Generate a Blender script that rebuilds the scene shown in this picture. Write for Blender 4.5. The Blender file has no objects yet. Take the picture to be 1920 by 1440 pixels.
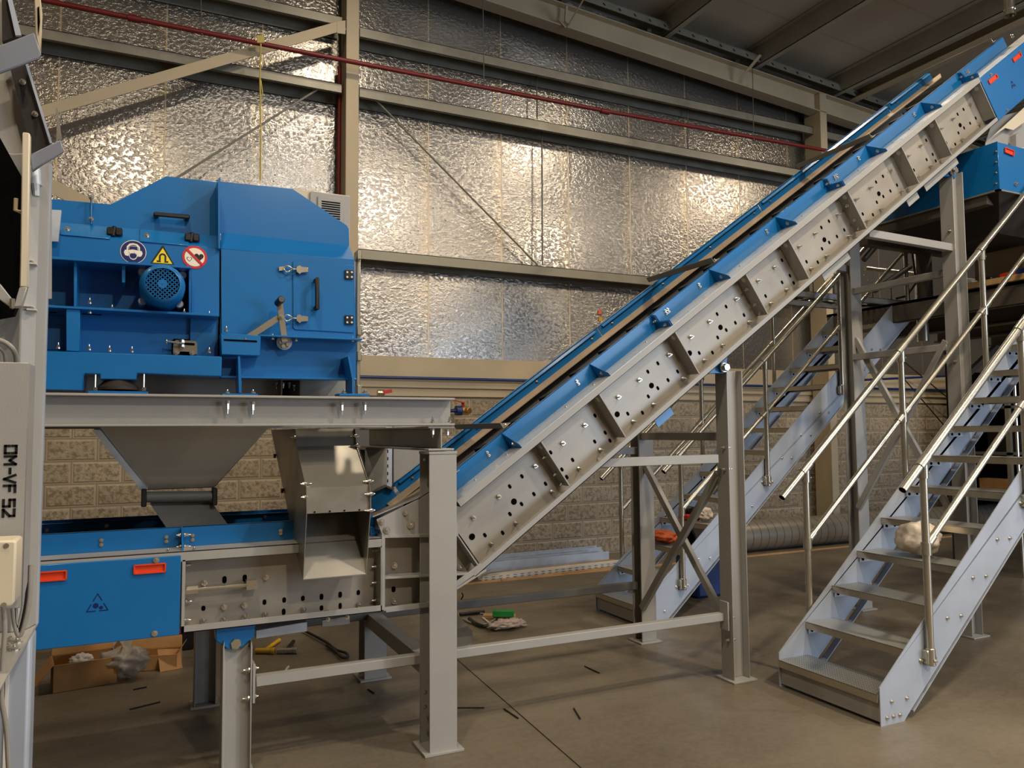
import bpy, math, random
from mathutils import Vector as V3, Matrix
random.seed(7)
SC = bpy.context.scene
COL = SC.collection
R = math.radians

# ------------------------------------------------------------------ camera
FPX, TH, PI_, RO, CH = 1442.0, math.atan(683/1442), R(3.57), R(.42), 1.6
fw = V3((math.sin(TH)*math.cos(PI_), math.cos(TH)*math.cos(PI_), math.sin(PI_)))
r0 = V3((math.cos(TH), -math.sin(TH), 0)); u0 = r0.cross(fw)
rt = r0*math.cos(RO) - u0*math.sin(RO); up = r0*math.sin(RO) + u0*math.cos(RO)
CAM = V3((0, 0, CH))
cd = bpy.data.cameras.new('camera'); cam = bpy.data.objects.new('camera', cd); COL.objects.link(cam)
cd.sensor_width = 36; cd.lens = FPX/1920*36; cd.clip_start = .05; cd.clip_end = 200
m = Matrix((rt, up, -fw)).transposed().to_4x4(); m.translation = CAM
cam.matrix_world = m; SC.camera = cam

def P(x, y, X=None, Y=None, Z=None):
    """world point on the plane X=, Y= or Z= that a surveyed line of sight meets"""
    d = fw + rt*((x-960)/FPX) - up*((y-720)/FPX)
    t = X/d.x if X is not None else (Y/d.y if Y is not None else (Z-CH)/d.z)
    return CAM + d*t

# ------------------------------------------------------------------ view, world, lamps
vs = SC.view_settings
vs.view_transform = 'Standard'; vs.look = 'None'; vs.gamma = 1; vs.exposure = 0.12; vs.use_curve_mapping = False
SC.cycles.use_denoising = True
SC.cycles.max_bounces = 7; SC.cycles.diffuse_bounces = 3; SC.cycles.glossy_bounces = 4
SC.cycles.sample_clamp_indirect = 6; SC.cycles.caustics_reflective = False; SC.cycles.caustics_refractive = False
w = bpy.data.worlds.new('hall_air'); SC.world = w; w.use_nodes = True
w.node_tree.nodes['Background'].inputs[0].default_value = (1, .93, .84, 1)
w.node_tree.nodes['Background'].inputs[1].default_value = .26

def area(name, loc, target, sx, sy, power, col, shape='RECTANGLE', spread=180):
    l = bpy.data.lights.new(name, 'AREA'); l.shape = shape; l.size = sx
    if shape in ('RECTANGLE', 'ELLIPSE'): l.size_y = sy
    l.energy = power; l.color = col; l.spread = R(spread)
    o = bpy.data.objects.new(name, l); COL.objects.link(o); o.location = loc
    o.rotation_euler = (V3(target)-V3(loc)).to_track_quat('-Z', 'Y').to_euler()
    return o
WARM = (1, .83, .62); COOL = (.66, .80, 1)
LAMPS = [(2.1, 6.1, 7.0, 48), (6.2, 5.1, 6.8, 62), (10.0, 5.3, 6.5, 45), (11.0, 4.9, 6.5, 45), (-.5, 1.0, 6.9, 125), (4.6, .2, 6.9, 250), (9.6, -.6, 6.6, 200), (2, -5, 6.9, 330), (-3.4, 5.4, 7, 60), (8.5, -6, 6.6, 200)]
for i, (x, y, z, p) in enumerate(LAMPS):
    area('high_bay_light', (x, y, z), (x, y, 0), .42, .42, p, WARM, 'DISK')
# daylight through the open roller door in the front right of the hall
area('daylight_door', (10.5, -6.5, 2.4), (5.2, 4.0, 1.2), 5.0, 4.2, 470, COOL)
area('daylight_roof', (3.0, -1.5, 7.1), (3.5, 3.0, 0), 2.0, 5.0, 110, (.80, .90, 1))

# ------------------------------------------------------------------ materials
def lin(c):
    return tuple((v/255/12.92 if v/255 <= .04045 else ((v/255+.055)/1.055)**2.4) for v in c) + (1,)
class NT:
    def __init__(s, name):
        s.m = bpy.data.materials.new(name); s.m.use_nodes = True; s.t = s.m.node_tree; s.n = s.t.nodes
        s.b = s.n['Principled BSDF']
    def node(s, ty, **kw):
        n = s.n.new(ty)
        for k, v in kw.items():
            if k.startswith('i_'): n.inputs[k[2:].replace('_', ' ')].default_value = v
            elif k.startswith('n'): n.inputs[int(k[1:])].default_value = v
            else: setattr(n, k, v)
        return n
    def link(s, a, b): s.t.links.new(a, b)
    def obj(s, scale=(1, 1, 1), rot=(0, 0, 0)):
        c = s.node('ShaderNodeTexCoord'); mp = s.node('ShaderNodeMapping'); s.link(c.outputs['Object'], mp.inputs[0])
        mp.inputs['Scale'].default_value = scale; mp.inputs['Rotation'].default_value = rot; return mp.outputs[0]
    def noise(s, vec, scale, detail=3, rough=.5):
        n = s.node('ShaderNodeTexNoise'); s.link(vec, n.inputs['Vector'])
        n.inputs['Scale'].default_value = scale; n.inputs['Detail'].default_value = detail; n.inputs['Roughness'].default_value = rough
        return n.outputs['Fac']
    def ramp(s, fac, stops):
        r = s.node('ShaderNodeValToRGB'); s.link(fac, r.inputs[0]); e = r.color_ramp.elements
        while len(e) < len(stops): e.new(.5)
        for k, (p, c) in enumerate(stops): e[k].position = p; e[k].color = c
        return r.outputs[0]
    def math(s, op, a, b=None, clamp=False):
        n = s.node('ShaderNodeMath', operation=op); n.use_clamp = clamp
        for k, v in enumerate((a, b)):
            if v is None: continue
            if isinstance(v, (int, float)): n.inputs[k].default_value = v
            else: s.link(v, n.inputs[k])
        return n.outputs[0]
    def mix(s, fac, a, b):
        n = s.node('ShaderNodeMix', data_type='RGBA')
        if isinstance(fac, (int, float)): n.inputs[0].default_value = fac
        else: s.link(fac, n.inputs[0])
        for k, v in ((6, a), (7, b)):
            if isinstance(v, tuple): n.inputs[k].default_value = v
            else: s.link(v, n.inputs[k])
        return n.outputs[2]
    def bump(s, h, strength, dist=.01, prev=None):
        b = s.node('ShaderNodeBump'); b.inputs['Strength'].default_value = strength; b.inputs['Distance'].default_value = dist
        s.link(h, b.inputs['Height'])
        if prev is not None: s.link(prev, b.inputs['Normal'])
        return b.outputs[0]

def simple(name, col, rough=.5, metal=0, var=.12, vscale=3.0, bump=0, bscale=200, spec=.5, rvar=.08):
    t = NT(name); vec = t.obj()
    n = t.noise(vec, vscale, 4, .6)
    c = lin(col); d = tuple(v*(1-var) for v in c[:3])+(1,); l = tuple(min(1, v*(1+var)) for v in c[:3])+(1,)
    t.link(t.ramp(n, [(.3, d), (.7, l)]), t.b.inputs['Base Color'])
    t.link(t.ramp(n, [(.3, (rough-rvar,)*3+(1,)), (.7, (rough+rvar,)*3+(1,))]), t.b.inputs['Roughness'])
    t.b.inputs['Metallic'].default_value = metal; t.b.inputs['Specular IOR Level'].default_value = spec
    if bump: t.link(t.bump(t.noise(vec, bscale, 2), bump, .002), t.b.inputs['Normal'])
    return t.m

M = {}
M['blue'] = simple('blue_paint', (2, 106, 172), .52, 0, .06, 2, .1, 260, spec=.3)
M['blue_darker'] = simple('blue_paint_darker', (6, 92, 158), .5, 0, .06, 2)
M['grey'] = simple('grey_machine_paint', (163, 161, 156), .42, 0, .06, 2, .2, 240)
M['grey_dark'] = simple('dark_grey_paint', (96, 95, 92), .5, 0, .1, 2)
M['flange'] = simple('daylit_galvanised_flange', (206, 208, 206), .30, .35, .05, 4)  # paler than the lips: reflected roof daylight is put into the colour
M['bracket'] = simple('slate_painted_plate', (124, 128, 140), .45, .1, .06, 3)
M['deck'] = simple('dark_deck_steel', (92, 84, 74), .6, .2, .2, 1.5)
M['web'] = simple('raw_steel_sheet', (158, 151, 140), .42, .3, .16, 2.5, .05, 30, rvar=.08)
M['chute'] = simple('brushed_sheet_steel', (150, 146, 136), .36, .55, .10, 2.2, .1, 40, rvar=.1)
M['zinc'] = simple('zinc_plated_steel', (196, 190, 174), .26, .85, .03, 2, rvar=.03)
M['zincw'] = simple('galvanised_sheet', (196, 204, 214), .42, .45, .10, 10)
M['stringer'] = simple('pale_blue_grey_paint', (176, 184, 196), .38, .15, .07, 3, .1, 200)
M['chrome'] = simple('bright_bolt_steel', (214, 210, 200), .25, .9, .03, 3, rvar=.02)
M['black'] = simple('black_plastic', (20, 20, 21), .4, 0, .2, 8)
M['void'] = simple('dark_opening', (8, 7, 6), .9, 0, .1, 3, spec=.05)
M['rubber'] = simple('dark_brown_rubber', (34, 26, 22), .7, 0, .25, 5)
M['seal'] = simple('tan_rubber_seal', (170, 150, 126), .65, 0, .15, 4)
M['orange'] = simple('orange_plastic', (226, 66, 26), .45, 0, .05, 5)
M['beige'] = simple('cream_steel_paint', (196, 180, 150), .55, 0, .08, 1.5)
M['girt'] = simple('galvanised_girt', (150, 146, 132), .45, .4, .12, 4)
M['purlin'] = simple('dull_purlin', (176, 170, 154), .6, .1, .12, 2)
M['red'] = simple('red_pipe_paint', (118, 30, 28), .45, 0, .1, 3)
M['redbright'] = simple('bright_red_plastic', (200, 40, 26), .45, 0, .1, 3)
M['navy'] = simple('dark_blue_pipe', (24, 52, 110), .4, 0, .1, 3)
M['card'] = simple('brown_cardboard', (186, 140, 88), .85, 0, .14, 7)
M['cardin'] = simple('dark_cardboard', (120, 88, 52), .9, 0, .14, 7)
M['white'] = simple('white_plastic', (225, 220, 210), .5, 0, .05, 5)
M['cream'] = simple('cream_lacquer', (214, 202, 176), .45, 0, .04, 3)
M['cloth'] = simple('cream_cloth', (220, 208, 190), .9, 0, .12, 9, .5, 60)
M['green'] = simple('green_foam', (38, 150, 72), .8, 0, .12, 12)
M['tan'] = simple('tan_wood', (196, 156, 106), .7, 0, .15, 14)
M['yellow'] = simple('yellow_plastic', (206, 160, 30), .5, 0, .12, 10)
M['signy'] = simple('sign_yellow', (246, 214, 40), .45, 0, .02, 4)
M['signr'] = simple('sign_red', (206, 40, 50), .45, 0, .02, 4)
M['signb'] = simple('sign_blue', (14, 24, 96), .45, 0, .02, 4)
M['signw'] = simple('sign_cream', (246, 236, 214), .45, 0, .02, 4)
M['brass'] = simple('brass_valve', (200, 160, 100), .3, .9, .1, 10)
M['rope'] = simple('yellow_cord', (196, 180, 96), .7, 0, .1, 10)
M['cable'] = simple('grey_cable', (150, 146, 138), .5, 0, .1, 10)
M['paper'] = simple('crumpled_rag', (214, 196, 184), .9, 0, .25, 60)
M['orange2'] = simple('orange_printed_bag', (226, 110, 60), .6, 0, .3, 12)

def foil_wall():
    t = NT('foil_faced_wall_panel'); vec = t.obj()
    sx = t.node('ShaderNodeSeparateXYZ'); t.link(vec, sx.inputs[0]); X, Z = sx.outputs[0], sx.outputs[2]
    u = t.math('FRACT', t.math('DIVIDE', t.math('ADD', X, 19.398), .975))
    d = t.math('ABSOLUTE', t.math('SUBTRACT', u, .5))                        # .5 at the seam
    seam = t.math('GREATER_THAN', d, .4915)
    tape = t.math('GREATER_THAN', u, .88)
    streak = t.noise(t.obj((9, 9, .35)), 3.2, 5, .6)
    patch = t.noise(t.obj((1, 1, 1)), .55, 3, .55)
    fine = t.ramp(t.noise(t.obj((1, 1, 1.3)), 22, 3, .6), [(.45, (0, 0, 0, 1)), (.72, (1, 1, 1, 1))])
    mid = t.noise(t.obj((1, 1, 1.6)), 9, 4, .6)
    blobs = t.node('ShaderNodeTexVoronoi'); t.link(t.obj((1, 1, 1.4)), blobs.inputs['Vector']); blobs.inputs['Scale'].default_value = 11
    bl = t.math('SUBTRACT', .11, blobs.outputs['Distance'], True)
    keep = t.math('GREATER_THAN', t.noise(t.obj(), 2.6, 2), .50)
    bl = t.math('MULTIPLY', t.math('MULTIPLY', bl, 9), keep)
    base = t.mix(t.math('MULTIPLY', streak, .5), lin((190, 186, 180)), lin((164, 160, 154)))
    base = t.mix(t.math('MULTIPLY', patch, .45), base, lin((152, 143, 130)))
    base = t.mix(t.math('MULTIPLY', tape, .25), base, lin((196, 180, 150)))
    base = t.mix(t.math('MULTIPLY', seam, .8), base, lin((206, 188, 156)))
    t.link(base, t.b.inputs['Base Color'])
    t.b.inputs['Metallic'].default_value = .82
    rg = t.math('ADD', t.math('MULTIPLY', patch, .12), t.math('ADD', t.math('MULTIPLY', streak, .08), .10))
    t.link(t.math('ADD', rg, t.math('MULTIPLY', seam, .2)), t.b.inputs['Roughness'])
    h = t.math('ADD', t.math('MULTIPLY', fine, 1.1), t.math('ADD', t.math('MULTIPLY', mid, .55), t.math('MULTIPLY', streak, .22)))
    n1 = t.bump(h, .26, .009)
    n2 = t.bump(t.math('ADD', bl, t.math('MULTIPLY', seam, .6)), .8, .012, n1)
    t.link(n2, t.b.inputs['Normal'])
    return t.m
M['foil'] = foil_wall()
for _k in ('blue',):
    _b = M[_k].node_tree.nodes['Principled BSDF']; _b.inputs['Coat Weight'].default_value = .6; _b.inputs['Coat Roughness'].default_value = .2

def roof_foil():
    t = NT('dark_foil_roof_panel'); vec = t.obj()
    sx = t.node('ShaderNodeSeparateXYZ'); t.link(vec, sx.inputs[0])
    u = t.math('FRACT', t.math('DIVIDE', t.math('ADD', sx.outputs[1], 20.45), 1.0))
    seam = t.math('GREATER_THAN', t.math('ABSOLUTE', t.math('SUBTRACT', u, .5)), .482)
    patch = t.noise(t.obj((1, .5, 1)), .8, 4, .6)
    base = t.mix(patch, lin((160, 150, 134)), lin((214, 204, 186)))
    t.link(t.mix(t.math('MULTIPLY', seam, .8), base, lin((176, 166, 150))), t.b.inputs['Base Color'])
    t.b.inputs['Metallic'].default_value = .2; t.b.inputs['Roughness'].default_value = .36
    t.link(t.bump(t.noise(t.obj(), 14, 4), .35, .01), t.b.inputs['Normal'])
    return t.m
M['roof'] = roof_foil()

def blocks():
    t = NT('split_face_block_wall'); vec = t.obj(rot=(R(90), 0, 0))
    br = t.node('ShaderNodeTexBrick'); t.link(vec, br.inputs['Vector']); br.offset = .5
    br.inputs['Scale'].default_value = 1; br.inputs['Brick Width'].default_value = .445; br.inputs['Row Height'].default_value = .2235
    br.inputs['Mortar Size'].default_value = .006; br.inputs['Mortar Smooth'].default_value = .15; br.inputs['Bias'].default_value = 0
    br.inputs['Color1'].default_value = lin((196, 182, 160)); br.inputs['Color2'].default_value = lin((180, 166, 144)); br.inputs['Mortar'].default_value = lin((150, 138, 118))
    br2 = t.node('ShaderNodeTexBrick'); t.link(vec, br2.inputs['Vector']); br2.offset = .5      # split face sits inside a smooth margin
    for k, v in (('Scale', 1), ('Brick Width', .445), ('Row Height', .2235), ('Mortar Size', .03), ('Mortar Smooth', .6), ('Bias', 0)): br2.inputs[k].default_value = v
    face = t.math('SUBTRACT', 1, br2.outputs['Fac'])
    rough = t.noise(t.obj(), 24, 6, .7); big = t.noise(t.obj(), 3, 3, .5)
    pit = t.ramp(rough, [(.41, (.48, .44, .38, 1)), (.54, (1, 1, 1, 1))])
    mx = t.node('ShaderNodeMix', data_type='RGBA', blend_type='MULTIPLY'); t.link(t.math('MULTIPLY', face, .9), mx.inputs[0])
    t.link(br.outputs['Color'], mx.inputs[6]); t.link(pit, mx.inputs[7])
    t.link(t.mix(t.math('MULTIPLY', big, .35), mx.outputs[2], lin((152, 138, 116))), t.b.inputs['Base Color'])
    t.b.inputs['Roughness'].default_value = .85; t.b.inputs['Specular IOR Level'].default_value = .25
    h = t.math('ADD', t.math('MULTIPLY', t.math('SUBTRACT', 1, br.outputs['Fac']), .5), t.math('MULTIPLY', t.math('MULTIPLY', rough, face), 1.1))
    t.link(t.bump(h, .8, .02), t.b.inputs['Normal'])
    return t.m
M['block'] = blocks()

def concrete():
    t = NT('worn_concrete_floor'); vec = t.obj()
    a = t.noise(t.obj((1, 1, 1)), .55, 5, .6); b = t.noise(t.obj((1, 2.2, 1)), 2.2, 5, .65); c = t.noise(t.obj(), 26, 4, .7)
    base = t.ramp(a, [(.3, lin((92, 84, 71))), (.5, lin((116, 106, 91))), (.7, lin((140, 130, 113)))])
    base = t.mix(t.math('MULTIPLY', b, .45), base, lin((88, 78, 64)))
    base = t.mix(t.math('MULTIPLY', t.ramp(c, [(.4, (0, 0, 0, 1)), (.75, (1, 1, 1, 1))]), .18), base, lin((170, 158, 138)))
    t.link(base, t.b.inputs['Base Color'])
    t.link(t.ramp(b, [(.3, (.32,)*3+(1,)), (.7, (.55,)*3+(1,))]), t.b.inputs['Roughness'])
    t.link(t.bump(c, .12, .003), t.b.inputs['Normal'])
    return t.m
M['floor'] = concrete()

def grating():
    t = NT('perforated_tread_metal'); vec = t.obj()
    vo = t.node('ShaderNodeTexVoronoi'); vo.inputs['Scale'].default_value = 55; vo.inputs['Randomness'].default_value = 0
    t.link(vec, vo.inputs['Vector'])
    hole = t.math('LESS_THAN', vo.outputs['Distance'], .34)
    t.link(t.mix(hole, lin((190, 190, 184)), lin((70, 68, 62))), t.b.inputs['Base Color'])
    t.b.inputs['Metallic'].default_value = .6; t.b.inputs['Roughness'].default_value = .4
    t.link(t.bump(t.math('SUBTRACT', 1, hole), .7, .004), t.b.inputs['Normal'])
    return t.m
M['tread'] = grating()

def duct():
    t = NT('spiral_duct_metal'); vec = t.obj()
    sx = t.node('ShaderNodeSeparateXYZ'); t.link(vec, sx.inputs[0])
    u = t.math('FRACT', t.math('MULTIPLY', sx.outputs[0], 7.5)); seam = t.math('GREATER_THAN', u, .93)
    t.link(t.mix(seam, lin((172, 164, 150)), lin((96, 90, 80))), t.b.inputs['Base Color'])
    t.b.inputs['Metallic'].default_value = .6; t.b.inputs['Roughness'].default_value = .36
    t.link(t.bump(seam, .5, .006), t.b.inputs['Normal'])
    return t.m
M['duct'] = duct()

def plasticbag():
    t = NT('clear_plastic_film'); t.b.inputs['Base Color'].default_value = lin((190, 186, 178)); t.b.inputs['Roughness'].default_value = .25
    t.b.inputs['Alpha'].default_value = .6
    t.link(t.bump(t.noise(t.obj(), 22, 5), .8, .01), t.b.inputs['Normal']); return t.m
M['film'] = plasticbag()

# ------------------------------------------------------------------ mesh helpers
class MB:
    def __init__(s): s.v = []; s.f = []; s.mi = []; s.cur = 0
    def m(s, i): s.cur = i; return s
    def add(s, vs, fs):
        o = len(s.v); s.v += [V3(v) for v in vs]; s.f += [[o+i for i in f] for f in fs]; s.mi += [s.cur]*len(fs); return s
    def box(s, x0, y0, z0, x1, y1, z1):
        vs = [(x, y, z) for x in (x0, x1) for y in (y0, y1) for z in (z0, z1)]
        return s.add(vs, [(0, 1, 3, 2), (4, 6, 7, 5), (0, 4, 5, 1), (2, 3, 7, 6), (0, 2, 6, 4), (1, 5, 7, 3)])
    def prism(s, pts, ext):
        n = len(pts); ext = V3(ext); pts = [V3(p) for p in pts]
        vs = pts + [p+ext for p in pts]
        fs = [list(range(n))[::-1], list(range(n, 2*n))] + [(i, (i+1) % n, n+(i+1) % n, n+i) for i in range(n)]
        nrm = V3((0, 0, 0))
        for i in range(n): nrm += pts[i].cross(pts[(i+1) % n])
        if nrm.dot(ext) < 0: fs = [list(f)[::-1] for f in fs]
        return s.add(vs, fs)
    def plate(s, px, Y, t):                      # outline surveyed on the plane Y, t thick going away from the camera
        return s.prism([P(x, y, Y=Y) for x, y in px], (0, t, 0))
    def platexz(s, xz, Y, t): return s.prism([(x, Y, z) for x, z in xz], (0, t, 0))
    def quad(s, *p): return s.add(p, [(0, 1, 2, 3)])
    def bar(s, a, b, wd, h, upv=(0, 0, 1)):
        a, b = V3(a), V3(b); d = (b-a).normalized(); sd = d.cross(V3(upv)).normalized(); u = sd.cross(d)
        c = [sd*(i*wd/2)+u*(j*h/2) for i, j in ((-1, -1), (1, -1), (1, 1), (-1, 1))]
        return s.prism([a+q for q in c], b-a)
    def cyl(s, a, b, r, n=12, r1=None, caps=True):
        a, b = V3(a), V3(b); r1 = r if r1 is None else r1; d = (b-a).normalized()
        k = d.orthogonal().normalized(); l = d.cross(k)
        vs = []
        for p, q in ((a, r), (b, r1)):
            vs += [p+(k*math.cos(2*math.pi*i/n)+l*math.sin(2*math.pi*i/n))*q for i in range(n)]
        fs = [(i, (i+1) % n, n+(i+1) % n, n+i) for i in range(n)]
        if caps: fs += [list(range(n))[::-1], list(range(n, 2*n))]
        return s.add(vs, fs)
    def lathe(s, o, ax, prof, n=24):            # prof: (distance along ax, radius)
        o, ax = V3(o), V3(ax).normalized(); k = ax.orthogonal().normalized(); l = ax.cross(k); vs = []
        for h, r in prof: vs += [o+ax*h+(k*math.cos(2*math.pi*i/n)+l*math.sin(2*math.pi*i/n))*max(r, 1e-4) for i in range(n)]
        fs = [(j*n+i, j*n+(i+1) % n, (j+1)*n+(i+1) % n, (j+1)*n+i) for j in range(len(prof)-1) for i in range(n)]
        return s.add(vs, fs)
    def tube(s, pts, r, n=8):
        pts = [V3(p) for p in pts]; vs = []; k = None
        for i, p in enumerate(pts):
            d = (pts[min(i+1, len(pts)-1)]-pts[max(i-1, 0)]).normalized()
            k = d.orthogonal().normalized() if k is None else (k-d*k.dot(d)).normalized()
            l = d.cross(k); vs += [p+(k*math.cos(2*math.pi*j/n)+l*math.sin(2*math.pi*j/n))*r for j in range(n)]
        fs = [(i*n+j, i*n+(j+1) % n, (i+1)*n+(j+1) % n, (i+1)*n+j) for i in range(len(pts)-1) for j in range(n)]
        fs += [list(range(n))[::-1], [(len(pts)-1)*n+j for j in range(n)]]
        return s.add(vs, fs)
    def hcol(s, x0, x1, y0, y1, z0, z1, flange='X', t=.009):
        if flange == 'X':
            s.box(x0, y0, z0, x0+t, y1, z1); s.box(x1-t, y0, z0, x1, y1, z1); yc = (y0+y1)/2; s.box(x0+t, yc-t*.4, z0, x1-t, yc+t*.4, z1)
        else:
            s.box(x0, y0, z0, x1, y0+t, z1); s.box(x0, y1-t, z0, x1, y1, z1); xc = (x0+x1)/2; s.box(xc-t*.4, y0+t, z0, xc+t*.4, y1-t, z1)
        return s
    def build(s, name, mats, parent=None, bevel=0, loc=None, label=None, seg=1):
        me = bpy.data.meshes.new(name); base = V3(loc) if loc is not None else (WL[parent] if parent is not None else V3((0, 0, 0)))
        me.from_pydata([tuple(v-base) for v in s.v], [], s.f); me.update()
        for mm in (mats if isinstance(mats, (list, tuple)) else [mats]): me.materials.append(M[mm])
        me.polygons.foreach_set('material_index', s.mi); me.polygons.foreach_set('use_smooth', [True]*len(s.f))
        me.set_sharp_from_angle(angle=R(32))
        o = bpy.data.objects.new(name, me); COL.objects.link(o)
        if parent is not None: o.parent = parent; o.location = base-WL[parent]
        else: o.location = base
        WL[o] = base
        if bevel:
            b = o.modifiers.new('bevel', 'BEVEL'); b.width = bevel; b.segments = seg; b.limit_method = 'ANGLE'; b.angle_limit = R(50); b.harden_normals = False
        if label: o['label'] = label
        return o
WL = {}
def thing(name, loc, label, cat, group=None):
    o = bpy.data.objects.new(name, None); o.empty_display_size = .1; COL.objects.link(o); o.location = loc; WL[o] = V3(loc)
    return tag(o, label, cat, group)
def tag(o, label, cat, group=None, kind=None):
    o['label'] = label; o['category'] = cat
    if group: o['group'] = group
    if kind: o['kind'] = kind
    return o
def struct(o, label=None):
    o['kind'] = 'structure'
    if label: o['label'] = label
    return o
def twin(o, parent, loc, rot=None, name=None):
    c = o.copy(); COL.objects.link(c); c.parent = parent; base = WL[parent] if parent else V3((0, 0, 0)); c.location = V3(loc)-base
    if rot is not None: c.rotation_euler = rot
    if name: c.name = name
    WL[c] = V3(loc); return c
def copy_tree(o, dloc, label):
    c = o.copy(); COL.objects.link(c); c.location = o.location+V3(dloc); WL[c] = WL[o]+V3(dloc); c['label'] = label
    def rec(a, b):
        for ch in list(a.children):
            k = ch.copy(); COL.objects.link(k); k.parent = b; WL[k] = WL[ch]+V3(dloc); rec(ch, k)
    rec(o, c); return c
_bolt = {}
def bolt(parent, p, r=.009, L=.016, ax=(0, -1, 0), mat='chrome', washer=True, name='bolt'):
    key = (r, L, mat, washer)
    if key not in _bolt:
        b = MB(); b.cyl((0, 0, 0), (0, -L*.35, 0), r*1.5, 12) if washer else None
        b.cyl((0, -L*.3, 0), (0, -L, 0), r, 6); b.cyl((0, -L, 0), (0, -L*1.5, 0), r*.45, 8)
        me = bpy.data.meshes.new('bolt'); me.from_pydata([tuple(v) for v in b.v], [], b.f); me.update(); me.materials.append(M[mat])
        _bolt[key] = me
    o = bpy.data.objects.new(name, _bolt[key]); COL.objects.link(o)
    if parent is not None: o.parent = parent; o.location = V3(p)-WL[parent]
    else: o.location = p
    o.rotation_euler = V3((0, -1, 0)).rotation_difference(V3(ax)).to_euler(); WL[o] = V3(p); return o

# ================================================================== THE HALL
def roofz(x): return 7.45-.074*(x-4.1)
b = MB().box(-14, -13, -.2, 26, 8.72, 0); struct(b.build('floor', 'floor'), 'worn brown grey concrete floor of the hall')
b = MB().box(-14, 8.70, 0, 26, 8.95, 2.04); struct(b.build('wall_back', 'block'), 'split face concrete block wall')
b = MB().prism([(-14, 8.72, 2.04), (26, 8.72, 2.04), (26, 8.72, roofz(26)), (-14, 8.72, roofz(-14))], (0, .2, 0)); struct(b.build('wall_back', 'foil'), 'foil faced insulated wall panels above the blocks')
b = MB().box(-14, 8.64, 2.13, 26, 8.72, 2.49).box(-14, 8.67, 2.03, 26, 8.72, 2.13); struct(b.build('trim_1', 'beige'), 'cream concrete band between blocks and foil panels')
b = MB().prism([(-14, -13, roofz(-14)), (26, -13, roofz(26)), (26, -13, roofz(26)+.1), (-14, -13, roofz(-14)+.1)], (0, 21.9, 0)); struct(b.build('ceiling', 'roof'), 'dark foil lined sloping roof')
b = MB().box(-14.2, -13, 0, -14, 8.9, 9); struct(b.build('wall_left', 'block'))
b = MB().box(26, -13, 0, 26.2, 8.9, 9); struct(b.build('wall_right', 'block'))
b = MB().box(-14, -13.2, 0, 26, -13, 9); struct(b.build('wall_front', 'block'))
for k, (ya, yb) in enumerate([(7.62, 7.70)]):
    b = MB().box(-14, ya, 0, 26, yb, .006); struct(b.build('trim_2', 'tan'), 'yellowish strip in the floor along the block wall')
# narrow saw cut joint in the slab
b = MB(); b.bar((2.02, 5.4, .001), (1.78, 1.2, .001), .006, .002); b.build('floor', 'rubber')['kind'] = 'structure'

def column(x0, x1, y0, y1, z1, lab):
    b = MB().box(x0, y0, 0, x1, y0+.014, z1).box(x0, y1-.014, 0, x1, y1, z1).box((x0+x1)/2-.006, y0, 0, (x0+x1)/2+.006, y1, z1)
    b.box(x0+.0, y0, 0, x0+.004, y1, z1) if False else None
    struct(b.build('wall_column', 'beige', bevel=.003), lab)
xa = P(648, 300, Y=8.35).x; xb = P(672.5, 300, Y=8.35).x
b = MB().box(xa, 8.35, 0, xb, 8.62, roofz(xa)-.4); struct(b.build('wall_column', 'beige', bevel=.006), 'cream steel column behind the blue separator')
xa = P(1539, 250, Y=8.3).x; xb = P(1551.5, 250, Y=8.3).x
b = MB().box(xa, 8.3, 0, xb, 8.62, roofz(xa)-.35); struct(b.build('wall_column', 'beige', bevel=.006), 'cream steel column behind the staircases')
x2 = xb
# girts: cold formed rails between the columns
def girt(xs, xe, z, lab, h=.12, mat='girt'):
    b = MB().box(xs, 8.44, z-h, xe, 8.452, z).box(xs, 8.44, z-.012, xe, 8.70, z).box(xs, 8.69, z-.14, xe, 8.702, z)
    b.box(xs, 8.44, z-h, xe, 8.47, z-h+.01)
    struct(b.build('wall_girt', mat, bevel=.003), lab)
C1L, C1R = P(640, 300, Y=8.44).x, P(674, 200, Y=8.44).x
zg = [P(675, 50, Y=8.44).z, P(675, 163, Y=8.44).z, P(675, 466, Y=8.44).z]
girt(C1R, x2-.1, zg[0], 'upper galvanised wall rail between the two cream columns')
girt(C1R, x2-.1, zg[1], 'middle galvanised wall rail between the two cream columns')
girt(C1R, x2-.1, zg[2], 'lowest galvanised wall rail beside the blue separator')
girt(-13.9, C1L, P(400, 112, Y=8.44).z, 'galvanised wall rail left of the first cream column', .11)
girt(-13.9, C1L, P(636, 30, Y=8.44).z, 'highest galvanised wall rail left of the first cream column', .11)
for z in zg[:2]: girt(x2+.1, 25.9, z-.02, 'galvanised wall rail right of the second cream column')
# gable rafter
def rf(x, dz): return (x, 8.30, roofz(x)-.28+dz)
def strip(b, y0, y1, dz0, dz1): b.prism([(-13.9, y0, roofz(-13.9)+dz0), (25.9, y0, roofz(25.9)+dz0), (25.9, y0, roofz(25.9)+dz1), (-13.9, y0, roofz(-13.9)+dz1)], (0, y1-y0, 0))
b = MB(); strip(b, 8.30, 8.50, -.64, -.625); strip(b, 8.395, 8.405, -.63, -.34); strip(b, 8.30, 8.50, -.345, -.33)
struct(b.build('rafter', 'beige', bevel=.003), 'sloping cream gable rafter under the roof')
b = MB(); strip(b, 8.22, 8.23, -.26, -.16); strip(b, 8.22, 8.45, -.165, -.155)
struct(b.build('rafter', 'girt'), 'galvanised angle above the gable rafter')
for k in range(60):
    x = 2.6+k*.24
    if x > 13: break
    b = MB().bar((x, 8.214, roofz(x)-.21), (x+.035, 8.214, roofz(x)-.235), .008, .012, (0, 1, 0)); struct(b.build('fixing', 'rubber'))
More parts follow.
